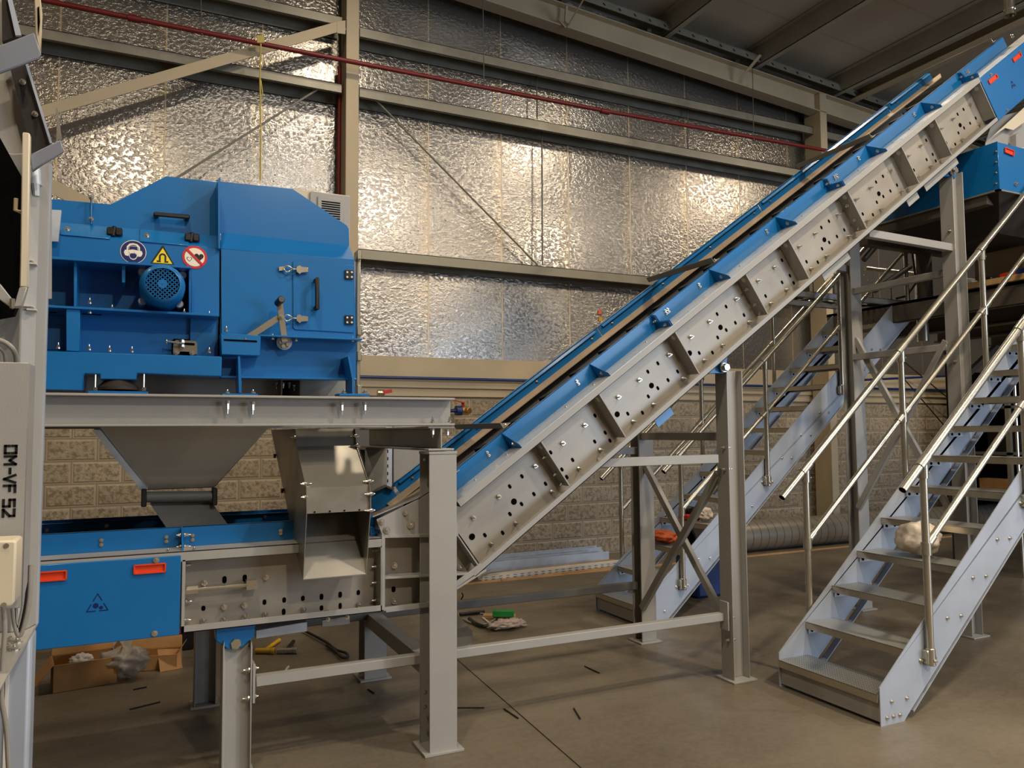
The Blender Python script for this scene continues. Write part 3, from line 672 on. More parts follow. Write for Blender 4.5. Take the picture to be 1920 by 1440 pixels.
XL = P(554, 806, Y=3.97).x; XR = P(666, 804, Y=3.97).x
ch = thing('discharge_chute', ((XL+XR)/2, 3.9, .9), 'bent grey sheet metal chute with an open square mouth', 'chute')
def YZ(x, y, X): q = P(x, y, X=X); return (q.y, q.z)
fl = [YZ(554, 804, XL), YZ(556, 837, XL), YZ(574, 915, XL), YZ(574.5, 964, XL), YZ(568, 1086, XL)]
bk = [YZ(551, 1022, XL), YZ(540, 960, XL), YZ(508, 806, XL)]
def side(X, name, t): MB().prism([(X, y, z) for y, z in fl+bk], (t, 0, 0)).build(name, 'chute', ch)
side(XL, 'side_sheet', .003); side(XR-.003, 'side_sheet', .003)
for i, nm in ((0, 'upper_sheet'), (1, 'sloping_sheet'), (2, 'front_sheet')):
    (y0, z0), (y1, z1) = fl[i], fl[i+1]; ins = .012
    MB().prism([(XL, y0+ins, z0), (XR, y0+ins, z0), (XR, y1+ins, z1), (XL, y1+ins, z1)], (0, .004, 0)).build(nm, 'chute', ch)
(y4, z4) = fl[4]; yb, zb = 4.06, z4+.40
MB().prism([(XL, y4, z4), (XR, y4, z4), (XR, yb, zb), (XL, yb, zb)], (0, 0, -.004)).build('bottom_sheet', 'chute', ch)
for (x, y, s) in [(553, 820, 0), (667, 818, 1), (669, 836, 1), (572, 907, 0), (692, 902, 1), (573, 932, 0), (695, 926, 1), (695, 957, 1)]:
    q = P(x, y, X=XL if s == 0 else XR); bolt(ch, q, .008, .014, (-1 if s == 0 else 1, 0, 0)); bolt(ch, q, .006, .02, (1 if s == 0 else -1, 0, 0))
for x in (590, 618.5, 646, 674): q = P(x, 960-(x-590)*.05, Y=fl[3][0]+.01); MB().cyl(q, q+V3((0, -.002, 0)), .004, 10).build('hole', 'void', ch)
for (x, y) in [(517, 855), (531, 920)]: q = P(x, y, X=XL); MB().box(q.x-.012, q.y-.015, q.z-.012, q.x, q.y+.015, q.z+.012).build('latch', 'black', ch)

# pale enclosure far behind, seen between chute and post
ex0, ex1 = P(700, 900, Y=7.2).x, P(812, 900, Y=7.2).x
en = thing('switch_enclosure', (ex0, 7.2, 0), 'tall grey metal enclosure standing before the block wall', 'cabinet')
MB().box(P(738, 900, Y=7.2).x, 7.2, .0, ex1, 7.7, P(740, 848, Y=7.2).z+.25).build('enclosure_body', 'grey', en, .006)
MB().box(ex0-.35, 7.3, .0, P(705, 900, Y=7.3).x, 7.7, 1.65).build('enclosure_door', 'grey_dark', en, .006)
MB().box(P(706, 900, Y=7.4).x, 7.5, 0, P(722, 900, Y=7.4).x+.02, 7.55, 1.65).build('gap', 'void', en)
b = MB().box(P(721, 900, Y=7.2).x, 7.16, 0, P(733, 900, Y=7.2).x, 7.2, 1.66); r_ = b.build('perforated_rail', 'zincw', en, .002)
b = MB()
for k in range(22): b.box(P(723, 900, Y=7.2).x, 7.157, .08+k*.07, P(725.5, 900, Y=7.2).x, 7.16, .11+k*.07)
b.build('rail_slots', 'void', r_)
for k, (z0, z1) in enumerate([(.0, .16), (.34, .44), (.66, .8)]):
    pass

# ================================================================== INCLINED BELT CONVEYOR
AN = R(35.25); tv = V3((math.cos(AN), 0, math.sin(AN))); nv = V3((-math.sin(AN), 0, math.cos(AN)))
OI = P(1141, 709, Y=3.85)
def I(s, y, n): q = OI+tv*s+nv*n; return V3((q.x, y, q.z))
def S(x, y, Y=3.85): q = P(x, y, Y=Y)-OI; return q.dot(tv)           # distance along the belt of a surveyed point
def N(x, y, Y=3.85): q = P(x, y, Y=Y)-OI; return q.dot(nv)
cv = thing('belt_conveyor', (1.3, 4.3, 0), 'long belt conveyor with blue side skirts climbing to the upper right', 'conveyor')
def ib(b, s0, s1, y0, y1, n0, n1):
    return b.prism([I(s0, y0, n0), I(s1, y0, n0), I(s1, y0, n1), I(s0, y0, n1)], (0, y1-y0, 0))
YN, YWB, SK0, SK1, YFE = 3.85, 3.95, 4.0, 4.70, 4.86
NT_, NB = -.041, -.392                                                # lips: 0..NT_ above, NB..NB+.045 below
SA, SB = S(858, 1003), 4.37
# near side frame: upper and lower flanges with lips, recessed web
b = MB(); ib(b, SA+.1, SB, YN, YN+.006, NT_, 0); ib(b, SA+.1, SB, YN, YWB, NT_, NT_+.004)
b.build('top_lip', 'grey', cv, .001)
b = MB(); ib(b, SA+.1, SB, YN+.002, SK0, -.006, .0015); b.build('top_flange', 'flange', cv)
b = MB(); ib(b, SA-.05, SB, YN, YN+.006, NB, NB+.034); ib(b, SA-.05, SB, YN, SK0, NB, NB+.006)
b.build('bottom_flange', 'grey', cv, .001)
ribs = [S(*p) for p in ((1020, 835), (1125, 740), (1267, 623), (1400, 515), (1480, 450), (1592, 362), (1695, 283), (1757, 230))]
edges = [SA]+ribs+[SB]
_hole = {}
def hole(par, p, w, h, ang=0, name='hole'):
    key = (w, h)
    if key not in _hole:
        b = MB(); pts = []
        for k in range(16):
            a = 2*math.pi*k/16; pts.append((w/2*math.cos(a), 0, (h-w)/2*(1 if math.sin(a) > 0 else -1)*(abs(math.sin(a)) > .01)+w/2*math.sin(a)))
        b.prism(pts, (0, .0016, 0)); me = bpy.data.meshes.new('hole'); me.from_pydata([tuple(v) for v in b.v], [], b.f); me.materials.append(M['void']); _hole[key] = me
    o = bpy.data.objects.new(name, _hole[key]); COL.objects.link(o); o.parent = par; o.location = V3(p)-WL[par]; o.rotation_euler = (0, -ang, 0); WL[o] = V3(p); return o
rngh = random.Random(3)
for i in range(len(edges)-1):
    s0, s1 = edges[i], edges[i+1]; b = MB(); ib(b, s0, s1, YWB, YWB+.005, NB+.006, -.004)
    wb = b.build('side_sheet', 'web', cv); Lb = s1-s0
    def at(s, n, y=YWB-.0018): return I(s, y, n)
    if Lb > .6:
        BO = [(.338, -.162), (.15, -.161), (.62, -.161), (.336, -.345), (.151, -.343), (.621, -.343)]; HO = [(.52, -.158), (.426, -.158), (.427, -.283), (.522, -.286), (.616, -.284), (.337, -.284), (.149, -.283), (.241, -.34)]; BG = [(.397, -.243), (.084, -.242)]
    else:
        BO = [(.33, -.162), (.147, -.161), (.331, -.343), (.148, -.343)]; HO = [(.424, -.158), (.422, -.282), (.421, -.34), (.331, -.282), (.145, -.28), (.055, -.282), (.055, -.337), (.053, -.158)]; BG = []
    for q, n in BO:
        if q < Lb-.02: bolt(wb, I(s0+q, YWB, n), .0085, .024)
    for q, n in HO:
        if q < Lb-.02: hole(wb, at(s0+q, n), .017, .027, AN)
    for q, n in BG:
        if q < Lb-.02: hole(wb, at(s0+q, n), .036, .036)
for s in ribs+[SB-.01, SA]:
    b = MB(); ib(b, s-.004, s+.004, YN+.002, YWB, NB+.04, NT_); rb = b.build('rib', 'grey', cv, .001)
    q = I(s-.0045, YN+.045, NT_-.035); MB().cyl(q, q-tv*.0012, .017, 18).build('lit_hole_disc', 'white', rb)  # white disc paints the bright view through the rib's hole
for s in (ribs[3], ribs[5], ribs[0]):
    for n in (-.14, -.26, -.33): bolt(cv, I(s-.005, YN+.05, n), .008, .018, -tv)
# near skirt panels in lengths with folded end tabs
joints = [S(x, y, 3.86) for x, y in ((1255, 602), (1585, 350), (1838, 150))]
gus = [S(x, y, 3.86) for x, y in ((978, 838), (1144, 703), (1370, 521), (1495, 420), (1665, 285), (1768, 203))]
sk = [S(800, 980)]+joints+[S(1925, 78)]
for i in range(len(sk)-1):
    b = MB(); ib(b, sk[i]+.004, sk[i+1]-.004, SK0, SK0+.004, 0, .102); ib(b, sk[i]+.004, sk[i+1]-.004, SK0, SK0+.018, .098, .102)
    p_ = b.build('skirt_panel', 'blue', cv, .001)
    for g in [g for g in gus if sk[i] < g < sk[i+1]]+[sk[i]-.05+.06, sk[i+1]-.01][:2]:
        bolt(p_, I(g-.14 if g in gus else g+.12, SK0, .066), .006, .012); bolt(p_, I(g-.14 if g in gus else g+.12, SK0, .046), .006, .012)
for g in gus:
    b = MB().prism([I(g, SK0, .10), I(g, YN+.012, .022), I(g, YN+.006, .0), I(g, SK0, .0)], -tv*.004); o = b.build('gusset', 'blue', cv, .001)
    bolt(o, I(g-.004, SK0-.07, .03), .009, .008, -tv)
for g in joints:
    for k in (-.004, .006):
        MB().prism([I(g+k, SK0, .102), I(g+k, SK0-.035, .09), I(g+k, SK0-.04, .045), I(g+k, YN+.01, .04), I(g+k, YN+.01, .0), I(g+k, SK0, 0)], tv*.004).build('joint_plate', 'blue', cv, .001)
    bolt(cv, I(g-.006, YN+.05, .022), .007, .014, -tv); bolt(cv, I(g-.006, SK0-.02, .06), .007, .014, -tv)
for k in range(24):
    s = -1.0+k*.235
    if s > 4.3: break
    if k % 3 != 2: bolt(cv, I(s, YN+.085, .0), .005, .008, nv)
# belt, cleats, tan seals, inner skirt on the far side and far frame
b = MB(); ib(b, SA-.3, 5.1, SK0+.03, SK1-.05, -.10, -.085); b.build('belt', 'rubber', cv)
for k in range(23):
    s = SA+.1+k*.29
    if s > 4.9: break
    b = MB(); b.prism([I(s, SK0+.05, -.086), I(s+.05, SK0+.05, -.086), I(s+.05, (SK0+SK1)/2, -.086), I(s, (SK0+SK1)/2, -.086)], nv*.05)
    b.prism([I(s, (SK0+SK1)/2, -.086), I(s+.05, (SK0+SK1)/2, -.086), I(s-.04, SK1-.07, -.086), I(s-.09, SK1-.07, -.086)], nv*.05)
    b.build('cleat', 'rubber', cv)
fs = [S(748, 925, SK1), S(1130, 631, SK1), S(1430, 399, SK1), S(1668, 205, SK1), S(1752, 153, SK1)]
for i in range(len(fs)-1):
    a, c = fs[i]+.006, fs[i+1]-.006
    b = MB(); ib(b, a, c, SK1, SK1+.004, 0, .092); ib(b, a, c, SK1-.0, SK1+.03, .088, .092); ib(b, a+.03, c-.03, SK1-.022, SK1+.002, .070, .074)
    b.prism([I(a+.03, SK1-.022, .074), I(c-.03, SK1-.022, .074), I(c-.03, SK1-.0, .088), I(a+.03, SK1-.0, .088)], nv*-.003)
    p_ = b.build('skirt_panel', 'blue', cv)
    n = max(1, int((c-a)/.42))
    for k in range(n): bolt(p_, I(a+.12+k*(c-a-.2)/max(1, n-1 if n > 1 else 1), SK1, .048), .0065, .012)
b = MB().prism([I(fs[0]-.1, SK1-.005, .012), I(fs[-1]+.12, SK1-.005, .012), I(fs[-1]+.05, SK1-.045, -.012), I(fs[0]-.1, SK1-.045, -.012)], nv*.008)
b.build('belt_seal', 'seal', cv)
b = MB().prism([I(SA-.1, SK0+.01, .0), I(4.9, SK0+.01, .0), I(4.9, SK0+.08, -.07), I(SA-.1, SK0+.08, -.07)], nv*.006); b.build('belt_seal', 'seal', cv)
b = MB(); ib(b, SA-.2, SB+.4, YFE-.02, YFE, NB, 0); ib(b, SA-.2, SB+.4, SK1, YFE, -.006, 0); ib(b, SA-.2, SB+.4, SK1+.06, YFE, NB, NB+.006); b.build('far_side_frame', 'grey', cv)
b = MB(); ib(b, SA+.4, SB, SK0, SK1+.1, NB+.10, NB+.104); b.build('under_tray', 'grey_dark', cv)
# galvanised straps over the belt
for (x0, y0, x1, y1) in [(868, 797, 951, 801), (1237, 520, 1343, 491), (1517, 305, 1638, 262), (1738, 146, 1868, 92)]:
    a = P(x1, y1, Y=SK0); c = V3((a.x, SK1+.03, a.z)); ss = (a-OI).dot(tv); nn = .118
    a, c = I(ss, SK0-.012, nn), I(ss, SK1+.03, nn)
    b = MB().prism([a-tv*.028, a+tv*.028, c+tv*.028, c-tv*.028], nv*.003).prism([a-tv*.028, a-tv*.025, c-tv*.025, c-tv*.028], nv*.04)
    o = b.build('cross_strap', 'girt', cv, .001); bolt(o, a+V3((0, .015, .0))+nv*.004, .006, .01, nv)
# blue head cover at the top with red handles, plus its skirt end
b = MB(); ib(b, SB, 5.6, YN-.004, YN+.006, NB+.0, -.006); ib(b, SB, 5.6, YN, SK0, NB, NB+.008); hc = b.build('head_cover', 'blue', cv, .003)
b = MB(); ib(b, SB, 5.6, YN-.004, SK0, -.006, 0.0015); b.build('top_flange', 'flange', cv)
def recess_handle(par, c, a, w=.13, h=.032, y=None):
    d = V3((math.cos(a), 0, math.sin(a))); u = V3((-math.sin(a), 0, math.cos(a))); c = V3(c); b = MB()
    for sgn in (-1, 1):
        b.prism([c-d*w/2+u*(sgn*h/2-.003), c+d*w/2+u*(sgn*h/2-.003), c+d*w/2+u*(sgn*h/2+.003), c-d*w/2+u*(sgn*h/2+.003)], (0, .010, 0))
        b.prism([c+d*(sgn*w/2-.003)-u*h/2, c+d*(sgn*w/2+.003)-u*h/2, c+d*(sgn*w/2+.003)+u*h/2, c+d*(sgn*w/2-.003)+u*h/2], (0, .010, 0))
    cb = c+V3((0, .0085, 0)); b.prism([cb-d*w/2-u*h/2, cb+d*w/2-u*h/2, cb+d*w/2+u*h/2, cb-d*w/2+u*h/2], (0, .001, 0))
    b.build('recessed_handle', 'orange', par, .001, label='orange plastic recessed handle')
for (x, y) in [(1863, 148), (1908, 107)]: recess_handle(hc, P(x, y, Y=YN-.013), AN)
for (x, y) in [(1857, 140), (1911, 97), (1887, 267-60)]: bolt(hc, P(x, y, Y=YN-.004), .009, .01)
def gears(par, c, s, a=0):
    d = V3((math.cos(a), 0, math.sin(a))); u = V3((-math.sin(a), 0, math.cos(a))); b = MB(); T = [(-.5, -.4), (.5, -.4), (0, .5)]
    for i in range(3):
        p, q = V3((T[i][0], T[i][1], 0)), V3((T[(i+1) % 3][0], T[(i+1) % 3][1], 0))
        for (f0, f1) in ((0, .42), (.58, 1)):
            A, B = p.lerp(q, f0), p.lerp(q, f1); b.bar(c+(d*A.x+u*A.y)*s, c+(d*B.x+u*B.y)*s, .0035, .0012, (0, 1, 0))
    for (gx, gy, gr) in ((-.08, -.12, .15), (.17, -.24, .10)):
        pts = []
        for k in range(18):
            t_ = 2*math.pi*k/18; rr = gr*s*(1 if k % 2 else .75); pts.append(c+d*(gx*s+rr*math.cos(t_))+u*(gy*s+rr*math.sin(t_)))
        b.prism(pts, (0, -.0008, 0))
    b.build('gear_symbol', 'signb', par, label='dark gear warning triangle')
gears(hc, P(1899, 158, Y=YN-.006), .06, AN)
# ---- horizontal loading section
Z1, Z0, XS, XE = 1.069, .700, -.95, 1.093
XB = P(341, 1100, Y=3.84).x
b = MB().box(XS, YN, Z1-.048, XE, YN+.006, Z1).box(XS, YN, Z1-.006, XE, SK0, Z1).box(XB+.01, YN, Z1-.048, XE, YWB, Z1-.044); b.build('top_flange', 'grey', cv, .001)
b = MB().box(XB, YN, Z0, XE, YN+.006, Z0+.032).box(XB, YN, Z0, XE, SK0, Z0+.006).box(XE-.012, YN, Z0, XE, YWB, Z1-.04).box(XB, YN, Z0, XB+.014, YWB, Z1-.04); b.build('bottom_flange', 'grey', cv, .001)
wb = MB().box(XB, YWB, Z0, XE, YWB+.005, Z1-.004).build('side_sheet', 'web', cv)
YQ = YWB-.0018
for (x, y) in [(383, 1093), (498, 1082), (381.5, 1164), (420, 1138), (420, 1162), (458.5, 1135), (458.5, 1157), (497, 1152), (569, 1143), (673, 1133)]: bolt(wb, P(x, y, Y=YWB), .0095, .022)
for (x, y, w_, h_) in [(421, 1087, .02, .034), (459, 1084, .02, .034), (381.5, 1140.5, .018, .024), (496, 1129, .018, .026), (532, 1147, .018, .03), (533, 1125, .018, .026), (568, 1122, .018, .026), (603, 1119, .018, .03), (603, 1140, .018, .026), (638, 1115, .018, .03), (672, 1111, .018, .026), (638, 1136, .016, .03)]: hole(wb, P(x, y, Y=YQ), w_, h_)
for (x, y) in [(707, 1031), (707, 1062), (707, 1092), (707, 1125), (349, 1059), (348, 1128), (346, 1163)]: bolt(cv, P(x, y, Y=3.92), .007, .018, (-1 if x > 500 else 1, 0, 0))
a, c = P(347, 1108, Y=3.90), P(478, 1096, Y=3.90)
b = MB().cyl(a, c, .0095, 10); b.cyl(a, a+V3((.055, 0, 0)), .020, 6).box(c.x-.04, 3.885, c.z-.02, c.x+.01, YWB, c.z+.022); b.build('tension_rod', 'zinc', cv)
bc = MB().box(XS, 3.836, .698, XB-.006, 3.846, 1.052).box(XS, 3.84, .698, XB-.006, YWB, .704).build('drive_cover', 'blue', cv, .004)
for (x, y) in [(92, 1081), (281, 1066.5)]: recess_handle(bc, P(x, y, Y=3.825), 0, .125, .036)
for (x, y) in [(293, 1050.5), (290, 1187.5)]: bolt(bc, P(x, y, Y=3.836), .009, .012)
gears(bc, P(183, 1131, Y=3.835), .082)
jx = P(341, 990, Y=SK0).x
for (x0, x1) in ((XS, jx-.004), (jx+.004, XE-.0)):
    p_ = MB().box(x0, SK0, Z1, x1, SK0+.004, Z1+.094).box(x0, SK0-.0, Z1+.09, x1, SK0+.016, Z1+.094).build('skirt_panel', 'blue', cv, .001)
for (x, y) in [(190, 1013), (190, 1021.5), (312, 1007), (312, 1015), (361, 1004), (361, 1012), (526, 995), (526, 1000)]: bolt(cv, P(x, y, Y=SK0), .006, .010)
MB().prism([(jx-.003, SK0, Z1+.094), (jx-.003, SK0-.03, Z1+.08), (jx-.003, YN+.02, Z1+.01), (jx-.003, YN+.01, Z1), (jx-.003, SK0, Z1)], (.006, 0, 0)).build('joint_plate', 'blue', cv)
for (x, y) in [(345, 1003), (345, 1025)]: bolt(cv, P(x, y, Y=SK0-.03), .007, .02, (1, 0, 0)); bolt(cv, P(x-6, y, Y=SK0-.03), .007, .012, (-1, 0, 0))
for (x, y) in [(315, 1034), (364, 1031)]: bolt(cv, P(x, y, Z=Z1), .006, .01, (0, 0, 1))
MB().box(XS, SK1, Z1, .80, SK1+.004, Z1+.088).box(XS, SK1-.02, Z1+.068, .80, SK1+.002, Z1+.072).build('skirt_panel', 'blue', cv, .001)
MB().box(XS, SK1, Z0, XE+.3, YFE, Z1).build('far_side_frame', 'grey', cv)
MB().box(XS, SK0+.02, Z1-.07, XE+.2, SK1-.02, Z1-.06).build('belt', 'rubber', cv)
for (x, y) in [(88, 994), (200, 986), (497, 969)]: bolt(cv, P(x, y, Y=SK1), .007, .01)
# ---- curved transition piece behind the platform post
tw = MB().plate([(722, 1009), (860, 1000), (906, 1066), (862, 1102), (790, 1134), (722, 1143)], YWB, .005).build('side_sheet', 'web', cv)
b = MB().bar(P(719, 1143, Y=YN+.045), P(800, 1133, Y=YN+.045), .09, .012).bar(P(800, 1133, Y=YN+.045), P(906, 1066, Y=YN+.045), .09, .012)
b.plate([(719, 1139), (800, 1130), (803, 1136), (719, 1146)], YN, .006).plate([(800, 1130), (902, 1056), (907, 1066), (803, 1138)], YN, .006)
b.plate([(716, 1008), (722, 1008), (722, 1144), (716, 1144)], YN-.002, .1)
b.plate([(716, 1003), (860, 1000), (860, 1006), (716, 1009)], YN, .1)
b.plate([(722, 1082), (880, 1074), (880, 1078), (722, 1086)], YN+.004, .09)
b.build('bend_frame', 'grey', cv, .001)
bt = MB().plate([(706, 974), (787, 935), (815, 918), (860, 985), (860, 1003), (717, 1006)], YN+.012, .006).build('bend_sheet', 'grey', cv, .002)
b = MB().prism([P(699, 968, Y=YN+.01), P(787, 931, Y=YN+.01), P(862, 880, Y=YN+.01), P(862, 880, Y=SK0), P(787, 931, Y=SK0), P(699, 968, Y=SK0)], (0, 0, -.006)); b.build('top_flange', 'grey', cv)
for (x, y, r_) in [(715, 978, .010), (725, 994, .012), (760, 961, .010), (770, 984, .014)]: bolt(bt, P(x, y, Y=YN+.012), r_, .018)
for (x, y) in [(739, 1060), (739, 1127)]: bolt(tw, P(x, y, Y=YWB), .011, .022)
hole(tw, P(738, 1105, Y=YQ), .022, .03)
for (x, y) in [(862, 1064), (873, 1075)]: bolt(tw, P(x, y, Y=YWB), .011, .02)
MB().plate([(694, 986), (703, 990), (713, 1000), (713, 1006), (694, 1003)], SK0-.06, .008).plate([(692, 965), (700, 968), (700, 985), (692, 985)], SK0-.02, .004).build('skirt_end', 'blue', cv, .002)
MB().plate([(697, 923), (724, 911), (737, 918), (749, 936), (737, 947), (697, 962)], SK1, .006).build('skirt_panel', 'blue', cv, .001)
MB().plate([(697, 922), (723, 909), (740, 916), (737, 919), (724, 913), (697, 925)], SK1-.03, .03).build('skirt_lip', 'chute', cv)
MB().prism([P(699, 963, Y=SK1-.01), P(750, 937, Y=SK1-.01), P(790, 912, Y=SK1-.01), P(790, 925, Y=SK1-.12), P(745, 950, Y=SK1-.12), P(697, 968, Y=SK1-.12)], (0, 0, -.006)).build('belt_seal', 'seal', cv)
b = MB().tube([P(735, 913, Y=SK1+.02), P(746, 906, Y=SK1+.02), P(748, 900, Y=SK1+.02)], .008, 6); b.build('cord_end', 'seal', cv)
# pivot brackets in blue beneath the frame
def pivot(x, z, ztop, Y0=3.87, Y1=3.99):
    o = MB().prism([(x-.09, Y0+.02, ztop), (x+.09, Y0+.02, ztop), (x+.085, Y0+.02, z+.0), (x+.03, Y0+.02, z-.045), (x-.03, Y0+.02, z-.045), (x-.085, Y0+.02, z)], (0, Y1-Y0-.04, 0)).build('pivot_bracket', 'blue', cv, .004)
pc = P(442, 1204, Y=3.87); pivot(pc.x, pc.z+.01, .702)
p2 = P(1354, 690, Y=3.92)
for yy in (3.93, 4.80):
    MB().prism([I(S(1330, 702), yy, NB), I(S(1385, 662), yy, NB), V3((p2.x+.05, yy, p2.z+.02)), V3((p2.x+.02, yy, p2.z-.035)), V3((p2.x-.03, yy, p2.z-.035))], (0, .05, 0)).build('pivot_bracket', 'blue', cv, .003)
p3 = P(1790, 322, Y=3.92)
for yy in (3.93, 4.80):
    MB().prism([I(S(1768, 338), yy, NB), I(S(1815, 302), yy, NB), V3((p3.x+.05, yy, p3.z+.02)), V3((p3.x+.02, yy, p3.z-.05)), V3((p3.x-.04, yy, p3.z-.04))], (0, .05, 0)).build('pivot_bracket', 'blue', cv, .003)
# small plates hung beneath the incline
for (xa, ya, xb, yb, mt) in [(1815, 315, 1750, 358, 'grey'), (1715, 382, 1735, 366, 'grey'), (1550, 510, 1600, 470, 'grey'), (1240, 795, 1270, 770, 'blue')]:
    s0, s1 = sorted((S(xa, ya), S(xb, yb))); b = MB(); ib(b, s0, s1, 3.9, 3.905, NB-.07, NB); b.build('guard_plate', mt, cv)
# sheet box below the horizontal section
b = MB().plate([(480, 1182), (576, 1166), (576, 1184), (480, 1198)], 3.98, .12); b.build('drip_tray', 'zincw', cv, .002)
MB().plate([(604, 1163), (656, 1155), (656, 1170), (604, 1176)], 3.95, .02).build('lug_plate', 'grey', cv, .002)
for (x, y) in [(615, 1161), (651, 1157), (613, 1147)]: bolt(cv, P(x, y, Y=3.9), .007, .016)

# ================================================================== SUPPORTS OF THE CONVEYOR
def pin(par, p, r=.028, d=.03): return MB().cyl(V3(p)+V3((0, .02, 0)), V3(p)+V3((0, -d, 0)), r, 18 if r < .02 else 6).cyl(V3(p)+V3((0, .01, 0)), V3(p)+V3((0, -.004, 0)), r*1.25, 20).build('pivot_pin', 'zinc', par, .002)
# low forked leg
lx0, lx1 = P(416.5, 1300, Y=3.87).x, P(472, 1300, Y=3.87).x
lg = thing('forked_stand', ((lx0+lx1)/2, 3.93, 0), 'short grey forked leg with a big bolt under the blue drive cover', 'stand')
def fork(par, x0, x1, y0, y1, zt):
    b = MB(); ch_ = .03
    b.prism([(x0, y0, 0.012), (x0+.006, y0, .012), (x0+.006, y0, zt-.02), (x0, y0, zt-.05)], (0, y1-y0, 0))
    b.prism([(x1-.006, y0, 0.012), (x1, y0, .012), (x1, y0, zt-.06), (x1-.006, y0, zt-.03)], (0, y1-y0, 0))
    b.prism([(x0, y0+.052, .012), (x1, y0+.052, .012), (x1, y0+.052, zt-.05), (x1-.03, y0+.052, zt-.012), (x1-.06, y0+.052, zt), (x0+.05, y0+.052, zt), (x0+.02, y0+.052, zt-.02), (x0, y0+.052, zt-.05)], (0, .008, 0)).prism([(x0+.006, y0+.04, .012), (x0+.006, y0+.052, .012), (x0+.02, y0+.052, .012)], (0, 0, zt-.07)).prism([(x1-.006, y0+.04, .012), (x1-.02, y0+.052, .012), (x1-.006, y0+.052, .012)], (0, 0, zt-.08))
    o = b.build('column', 'grey', par, .002); MB().box(x0-.02, y0-.02, 0, x1+.02, y1+.02, .012).build('base_plate', 'grey', o, .002); return o
zt = P(440, 1192, Y=3.87).z
fork(lg, lx0, lx1, 3.865, 3.98, zt); pin(lg, P(441.5, 1205, Y=3.91), .026)
for y in (1255, 1308):
    q = P(470, y, Y=3.89); bolt(lg, V3((lx1-.008, 3.89, q.z)), .010, .02, (-1, 0, 0)); bolt(lg, V3((lx1+.004, 3.90, q.z)), .010, .02, (1, 0, 0))
lg2 = thing('forked_stand', ((lx0+lx1)/2, 4.98, 0), 'grey leg standing in shade behind the forked front leg', 'stand')
fork(lg2, lx0-.06, lx1-.07, 4.95, 5.07, zt)
def tie(name, a, b_, w_, h, lab, mat='grey', endp=True):
    o = MB().bar(a, b_, w_, h).build(name, mat, None, .003, loc=(V3(a)+V3(b_))/2); tag(o, lab, 'beam'); 
    return o
zt1 = P(900, 1232, Y=3.9).z
xa, xb = P(476, 1290, Y=3.9).x, P(1362, 1166, Y=3.93).x
za = P(600, 1263, Y=3.9).z
t1 = thing('tie_beam', (xa, 3.92, za), 'long low grey square tube from the forked leg to the tall support', 'beam')
MB().bar((xa+.01, 3.93, za), (xb-.012, 3.96, za-.01), .05, .05).build('tube', 'grey', t1, .004)
MB().box(xa-.008, 3.88, za-.09, xa+.004, 3.97, za+.09).build('end_plate', 'grey', t1, .002)
MB().box(xb-.012, 3.90, za-.09, xb-.002, 3.98, za+.09).build('end_plate', 'grey', t1, .002)
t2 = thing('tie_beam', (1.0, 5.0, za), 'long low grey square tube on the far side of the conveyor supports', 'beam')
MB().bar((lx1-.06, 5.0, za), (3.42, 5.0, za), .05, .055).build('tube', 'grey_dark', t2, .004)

def tower(xc, ztn, ztf, zx, label, zties, xbr, hi):
    t = thing('conveyor_trestle', (xc, 4.45, 0), label, 'trestle')
    w2 = .066
    n = MB().hcol(xc-w2, xc+w2, 3.915, 4.03, .012, ztn, 'X', .007); n.build('column', 'grey', t, .002)
    MB().box(xc-w2-.03, 3.88, 0, xc+w2+.03, 4.06, .012).build('base_plate', 'grey', t, .002)
    MB().hcol(xc-w2, xc+w2, 4.92, 5.04, .012, ztf, 'Y', .009).build('column', 'grey', t, .002)
    MB().box(xc-w2-.03, 4.89, 0, xc+w2+.03, 5.07, .012).build('base_plate', 'grey', t, .002)
    for z in zties: MB().bar((xc-.02, 4.02, z), (xc-.02, 4.93, z), .05, .055).build('cross_tube', 'grey', t, .003)
    for j_, (za_, zb_) in enumerate(xbr):
        MB().bar((xc-.055+.037*j_, 4.93, za_), (xc-.055+.037*j_, 4.03, zb_), .035, .05).build('diagonal_brace', 'grey', t, .002)
    for z in hi:
        for dz in (-.07, .07): bolt(t, (xc-w2, 3.95, z+dz), .009, .02, (-1, 0, 0)); bolt(t, (xc-w2+.012, 3.94, z+dz), .009, .02, (1, 0, 0))
        MB().box(xc-w2+.008, 3.925, z-.10, xc-w2+.014, 3.93, z+.10).build('gusset_plate', 'grey', t, .001)
    return t
tw1 = tower(3.467, P(1360, 694, Y=3.92).z, 1.585, 0, 'tall grey steel support under the middle of the conveyor', [1.56], [(.26, 1.32), (1.36, .34)], (1.42, .33))
MB().bar(P(1118, 868, Y=3.96), P(1343, 860, Y=3.96), .05, .055).build('stub_beam', 'grey', tw1, .003)
MB().bar(P(1170, 845, Y=4.98)+V3((-.3, 0, 0)), V3((3.42, 4.98, P(1190, 845, Y=4.98).z)), .05, .055).build('stub_beam', 'grey', tw1, .003)
pin(tw1, P(1358, 689, Y=3.91), .026)
tw2 = tower(5.80, P(1800, 322, Y=3.92).z, 3.62, 0, 'tall grey steel support under the top end of the conveyor', [2.85], [(.9, 2.30), (2.42, .85)], (3.1, 2.2))
MB().bar(P(1625, 438, Y=3.96), P(1788, 466, Y=3.96), .05, .06).build('stub_beam', 'grey', tw2, .003)
MB().bar(P(1560, 500, Y=4.98), P(1600, 507, Y=4.98), .05, .06).build('stub_beam', 'grey', tw2, .003)
MB().bar((5.76, 4.93, 2.25), (5.76, 4.02, 2.25), .06, .055).build('cross_tube', 'grey', tw2, .003)
pin(tw2, P(1787, 321, Y=3.91), .026)

